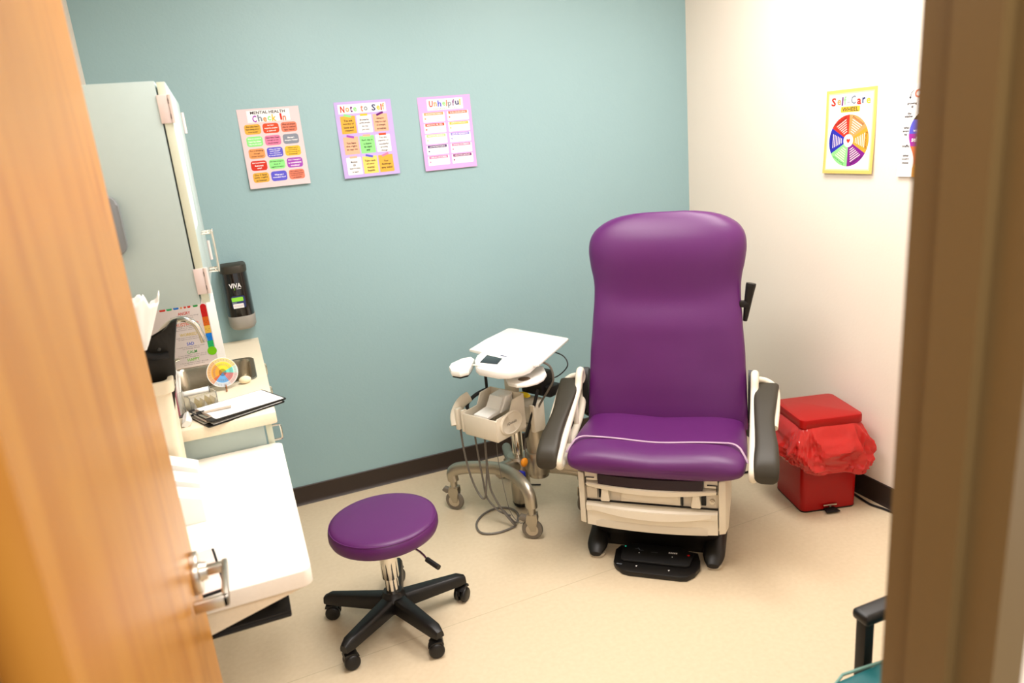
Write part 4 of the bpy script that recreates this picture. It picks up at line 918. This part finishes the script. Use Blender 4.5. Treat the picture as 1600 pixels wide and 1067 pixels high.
mb = MB(); mb.box(.108, .140, .085, .100, .19, .245, .003); mb.prism([(.112, .19), (.136, .19), (.128, .15), (.120, .15)], .089, .097, 'y'); tag(mb.build('connector', BLUE, ct), 'dark blue connector')
cable('cable', [(.128, .105, .262), (.125, .100, .25), (.124, .100, .20), (.124, .10, .15), (.135, .08, .12), (.19, .04, .10)], .002, CABLEG, 'thin grey lead under the blue connector')
cable('cable', [(-.32, .42, .006), (-.26, .34, .006), (-.20, .40, .006), (-.10, .36, .006), (-.03, .39, .006)], .004, CABLEB, 'black power cord lying on floor along the brown base')

# ------------------------------------------------------------------ stool
st = thing('rolling_stool', 'round purple vinyl stool on black five-arm caster base', 'stool', (.312, 2.315, 0), 0)
Ms = Matrix.Translation((0, -.015, 0))
prof = [(0, .372), (.16, .372), (.176, .374), (.186, .381), (.1905, .392), (.1905, .408), (.1885, .419), (.183, .428), (.175, .433), (.165, .4355), (.12, .4385), (.06, .440), (0, .440)]
MB().lathe(prof, 64, caps=False, M=Ms).build('seat', PURPLE, st, angle=80)
mb = MB(); mb.tube([(.1845 * math.cos(2 * PI * i / 40), -.015 + .1845 * math.sin(2 * PI * i / 40), .4265) for i in range(40)], .0022, 6, closed=True, sm=1); mb.build('seam', PURPLE, st)
MB().box(-.105, .085, -.105, .075, .350, .374, .006).build('seat_plate', BLACKP, st)
mb = MB(); mb.cyl((0, 0, .09), (0, 0, .352), .024, .024, 28); mb.cyl((0, 0, .19), (0, 0, .34), .031, .031, 28, bev=.002); mb.build('gas_column', CHROME, st)
mb = MB(); mb.tube([(.05, -.07, .352), (.09, -.15, .342), (.100, -.200, .337)], .004, 10, sm=3); lv = mb.build('lever', CHROME, st)
mb = MB(); mb.tube([(.100, -.196, .337), (.112, -.225, .334), (.124, -.252, .331)], .009, 14, sm=3); mb.build('lever_grip', BLACKP, lv)
mb = MB(); mb.lathe([(.030, .055), (.046, .060), (.050, .075), (.050, .110), (.040, .120), (.034, .135)], 30); mb.build('hub', BLACKP, st)
mb = MB(); mb.lathe([(.0, .048), (.014, .048), (.016, .055)], 20, caps=False); mb.build('hub_bottom', CHROME, st)
for k in range(5):
    an = math.radians(3 + 72 * k); R = Matrix.Rotation(an, 4, 'Z')
    mb = MB(); rings = []
    for q in range(10):
        u = q / 9; x = .03 + .243 * u; hw = .030 - .009 * u; zt_ = .118 - .012 * u - (.006 * max(0, u - .9) * 10); zb_ = .066 + .004 * u
        if q == 9: hw *= .72; zt_ -= .006
        ring = [Vector((x, a * hw * (1.0 if c else .78), z)) for a, z, c in ((-1, zb_, 1), (-1, zt_ - .014, 1), (-1, zt_ - .003, 0), (-.55, zt_, 1), (.55, zt_, 1), (1, zt_ - .003, 0), (1, zt_ - .014, 1), (1, zb_, 1))]
        rings.append([R @ v for v in ring])
    mb.loft(rings, True); am = mb.build('arm', BLACKP, st, angle=50)
    ca = math.radians([40, -20, 15, -35, 60][k]); Mc = R @ Matrix.Translation((.262, 0, 0)) @ Matrix.Rotation(ca, 4, 'Z')
    mb = MB()
    for sg in (-1, 1): mb.lathe([(0, -.0095), (.022, -.0095), (.0265, -.006), (.0275, 0), (.0265, .006), (.022, .0095), (0, .0095)], 26, M=Mc @ Matrix.Translation((-.012, sg * .014, .0275)) @ Matrix.Rotation(PI / 2, 4, 'X'), caps=False)
    mb.cyl(Mc @ Vector((0, 0, .05)), Mc @ Vector((0, 0, .075)), .009, seg=12)
    hood = [(-.040, .034), (-.036, .046), (-.026, .055), (-.010, .059), (.010, .058), (.014, .050), (.012, .036), (-.012, .030)]
    mb.prism(hood, -.0042, .0042, 'y', M=Mc); mb.prism([(-.034, .050), (-.026, .0575), (-.010, .062), (.010, .061), (.014, .050), (.004, .0515), (-.012, .0565), (-.024, .053)], -.019, .019, 'y', M=Mc)
    mb.build('caster', BLACKP, am, angle=50)

# ------------------------------------------------------------------ red step bin
BA = math.radians(-15.5)
rb = thing('waste_bin', 'red square step-on biohazard waste bin against the cream wall', 'waste bin', (2.205, 2.268, 0), BA)
mb = MB(); mb.loft([[Vector((a, b, z)) for a, b in rrect(0, 0, w_, w_, .022, 5)] for z, w_ in ((.006, .244), (.385, .250), (.392, .244))], True); mb.build('body', REDM, rb)
mb = MB(); mb.loft([[Vector((a, b, z)) for a, b in rrect(0, 0, w_, w_, .022, 5)] for z, w_ in ((0, .240), (.008, .246))], True); mb.build('base_rim', BLACKM, rb)
mb = MB(); mb.loft([[Vector((a, b, z)) for a, b in rrect(0, 0, w_, w_ * .97, .024, 6)] for z, w_ in ((.392, .266), (.396, .272), (.424, .272), (.430, .268), (.432, .258))], True); mb.build('lid', REDM, rb)
mb = MB(); mb.box(-.05, .05, .130, .150, .385, .415, .003); mb.build('hinge', BLACKM, rb)
mb = MB(); mb.prism([(-.024, -.122), (.024, -.122), (.030, -.160), (-.030, -.160)], .008, .014, 'z', bev=.001); pd = mb.build('pedal', BLACKM, rb)
mb = MB(); mb.box(-.030, .030, -.134, -.125, .026, .033, .002); mb.box(-.004, .004, -.134, -.122, .02, .03); mb.build('pedal_bar', SATIN, pd)
# liner bag hanging out over the rim, folded and creased
def bag_ring(v):
    """v 0 at the rim .. 1 at the hem"""
    ring = []; n = 180
    for i in range(n):
        a = 2 * PI * i / n; ca, sa = math.cos(a), math.sin(a)
        e = 2 / (6 - 2.6 * v); bx = math.copysign(abs(ca) ** e, ca); by = math.copysign(abs(sa) ** e, sa)
        p = Vector((ca * 1.5, sa * 1.5, v * .75))
        f1 = 1 - 2 * abs(noise.noise(p * 1.9 + Vector((3, 1, 7)))) * 1.25; f2 = 1 - 2 * abs(noise.noise(p * 4.3 + Vector((9, 2, 1)))); f3 = noise.noise(p * 9)
        flare = .128 + .034 * math.sin(min(1, v * 1.15) * PI * .62) + (.024 * f1 + .009 * f2 + .005 * f3 + .004 * (1 - 2 * abs(noise.noise(p * 7.5)))) * min(1, .12 + v * 1.5) * (1.0 if v < .92 else .8)
        # fuller on the left side and at the front
        flare += .020 * max(0, -ca) * math.sin(v * PI) + .010 * max(0, -sa) * v
        hem = .225 - .035 * max(0, -sa) ** 2 + .035 * max(0, -ca) ** 2 + .012 * math.sin(3 * a + 1) + .006 * math.sin(7 * a)
        z = .398 - (.398 - hem) * v + .004 * f2 * v
        ring.append(Vector((bx * flare, by * flare, z)))
    return ring
mb = MB(); rings = [[Vector((p.x * .93, p.y * .93, .396)) for p in bag_ring(0)]] + [bag_ring(k / 34) for k in range(35)]
last = rings[-1]; rings.append([Vector((p.x * .985, p.y * .985, p.z - .004)) for p in last]); rings.append([Vector((p.x * .965, p.y * .965, p.z + .008)) for p in last]); rings.append([Vector((p.x * .955, p.y * .955, p.z + .05)) for p in last])
mb.loft(rings, True, False, False); bg = mb.build('bin_bag', REDB, None, angle=26); bg.location = rb.location; bg.rotation_euler = rb.rotation_euler
tag(bg, 'translucent red plastic bag bunched out under the lid of the red bin', 'bag')
md = bg.modifiers.new('s', 'SOLIDIFY'); md.thickness = .0006
# floor cords
def wcable(name, pts, r, m, label, cat='cord'):
    mb = MB(); mb.tube(pts, r, 8, sm=8); return tag(mb.build(name, m), label, cat)
wcable('power_cord', [(1.95, 2.62, .006), (2.10, 2.60, .006), (2.30, 2.60, .006), (2.365, 2.45, .006), (2.372, 2.30, .006), (2.352, 2.16, .006), (2.345, 2.09, .006), (2.362, 2.03, .006), (2.375, 1.93, .006), (2.37, 1.80, .006)], .005, CABLEB, 'black power cord on the floor passing behind the red bin')

# ------------------------------------------------------------------ guest chair by the door, only a corner in view
t = thing('guest_chair', 'teal upholstered guest chair with black arm by the door frame', 'chair', (0, 0, 0))
mb = MB(); mb.box(1.02, 1.50, .640, 1.000,   .405, .470, .018, 4); mb.build('seat', TEALV, t)
mb = MB(); mb.tube([(1.035, .655, .463), (1.022, .80, .463), (1.035, .992, .463), (1.2, .997, .463), (1.48, .992, .463)], .0035, 8, sm=3); mb.build('piping', TEALP, t)
mb = MB(); mb.box(1.47, 1.53, .640, 1.000, .45, .82, .02, 4); mb.build('backrest', TEALV, t)
for yy in (.625, 1.035):
    mb = MB(); mb.box(1.150, 1.178, yy - .014, yy + .014, 0, .555, .004); mb.build('leg', BLACKP, t)
    mb = MB(); mb.box(1.47, 1.50, yy - .014, yy + .014, 0, .57, .004); mb.build('leg', BLACKP, t)
    mb = MB(); mb.box(1.144, 1.54, yy - .024, yy + .024, .552, .580, .011, 3); mb.build('arm_pad', BLACKP, t)
    mb = MB(); mb.box(1.14, 1.50, yy - .010, yy + .010, .375, .405, .003); mb.build('seat_rail', BLACKP, t)
bpy.context.view_layer.update()
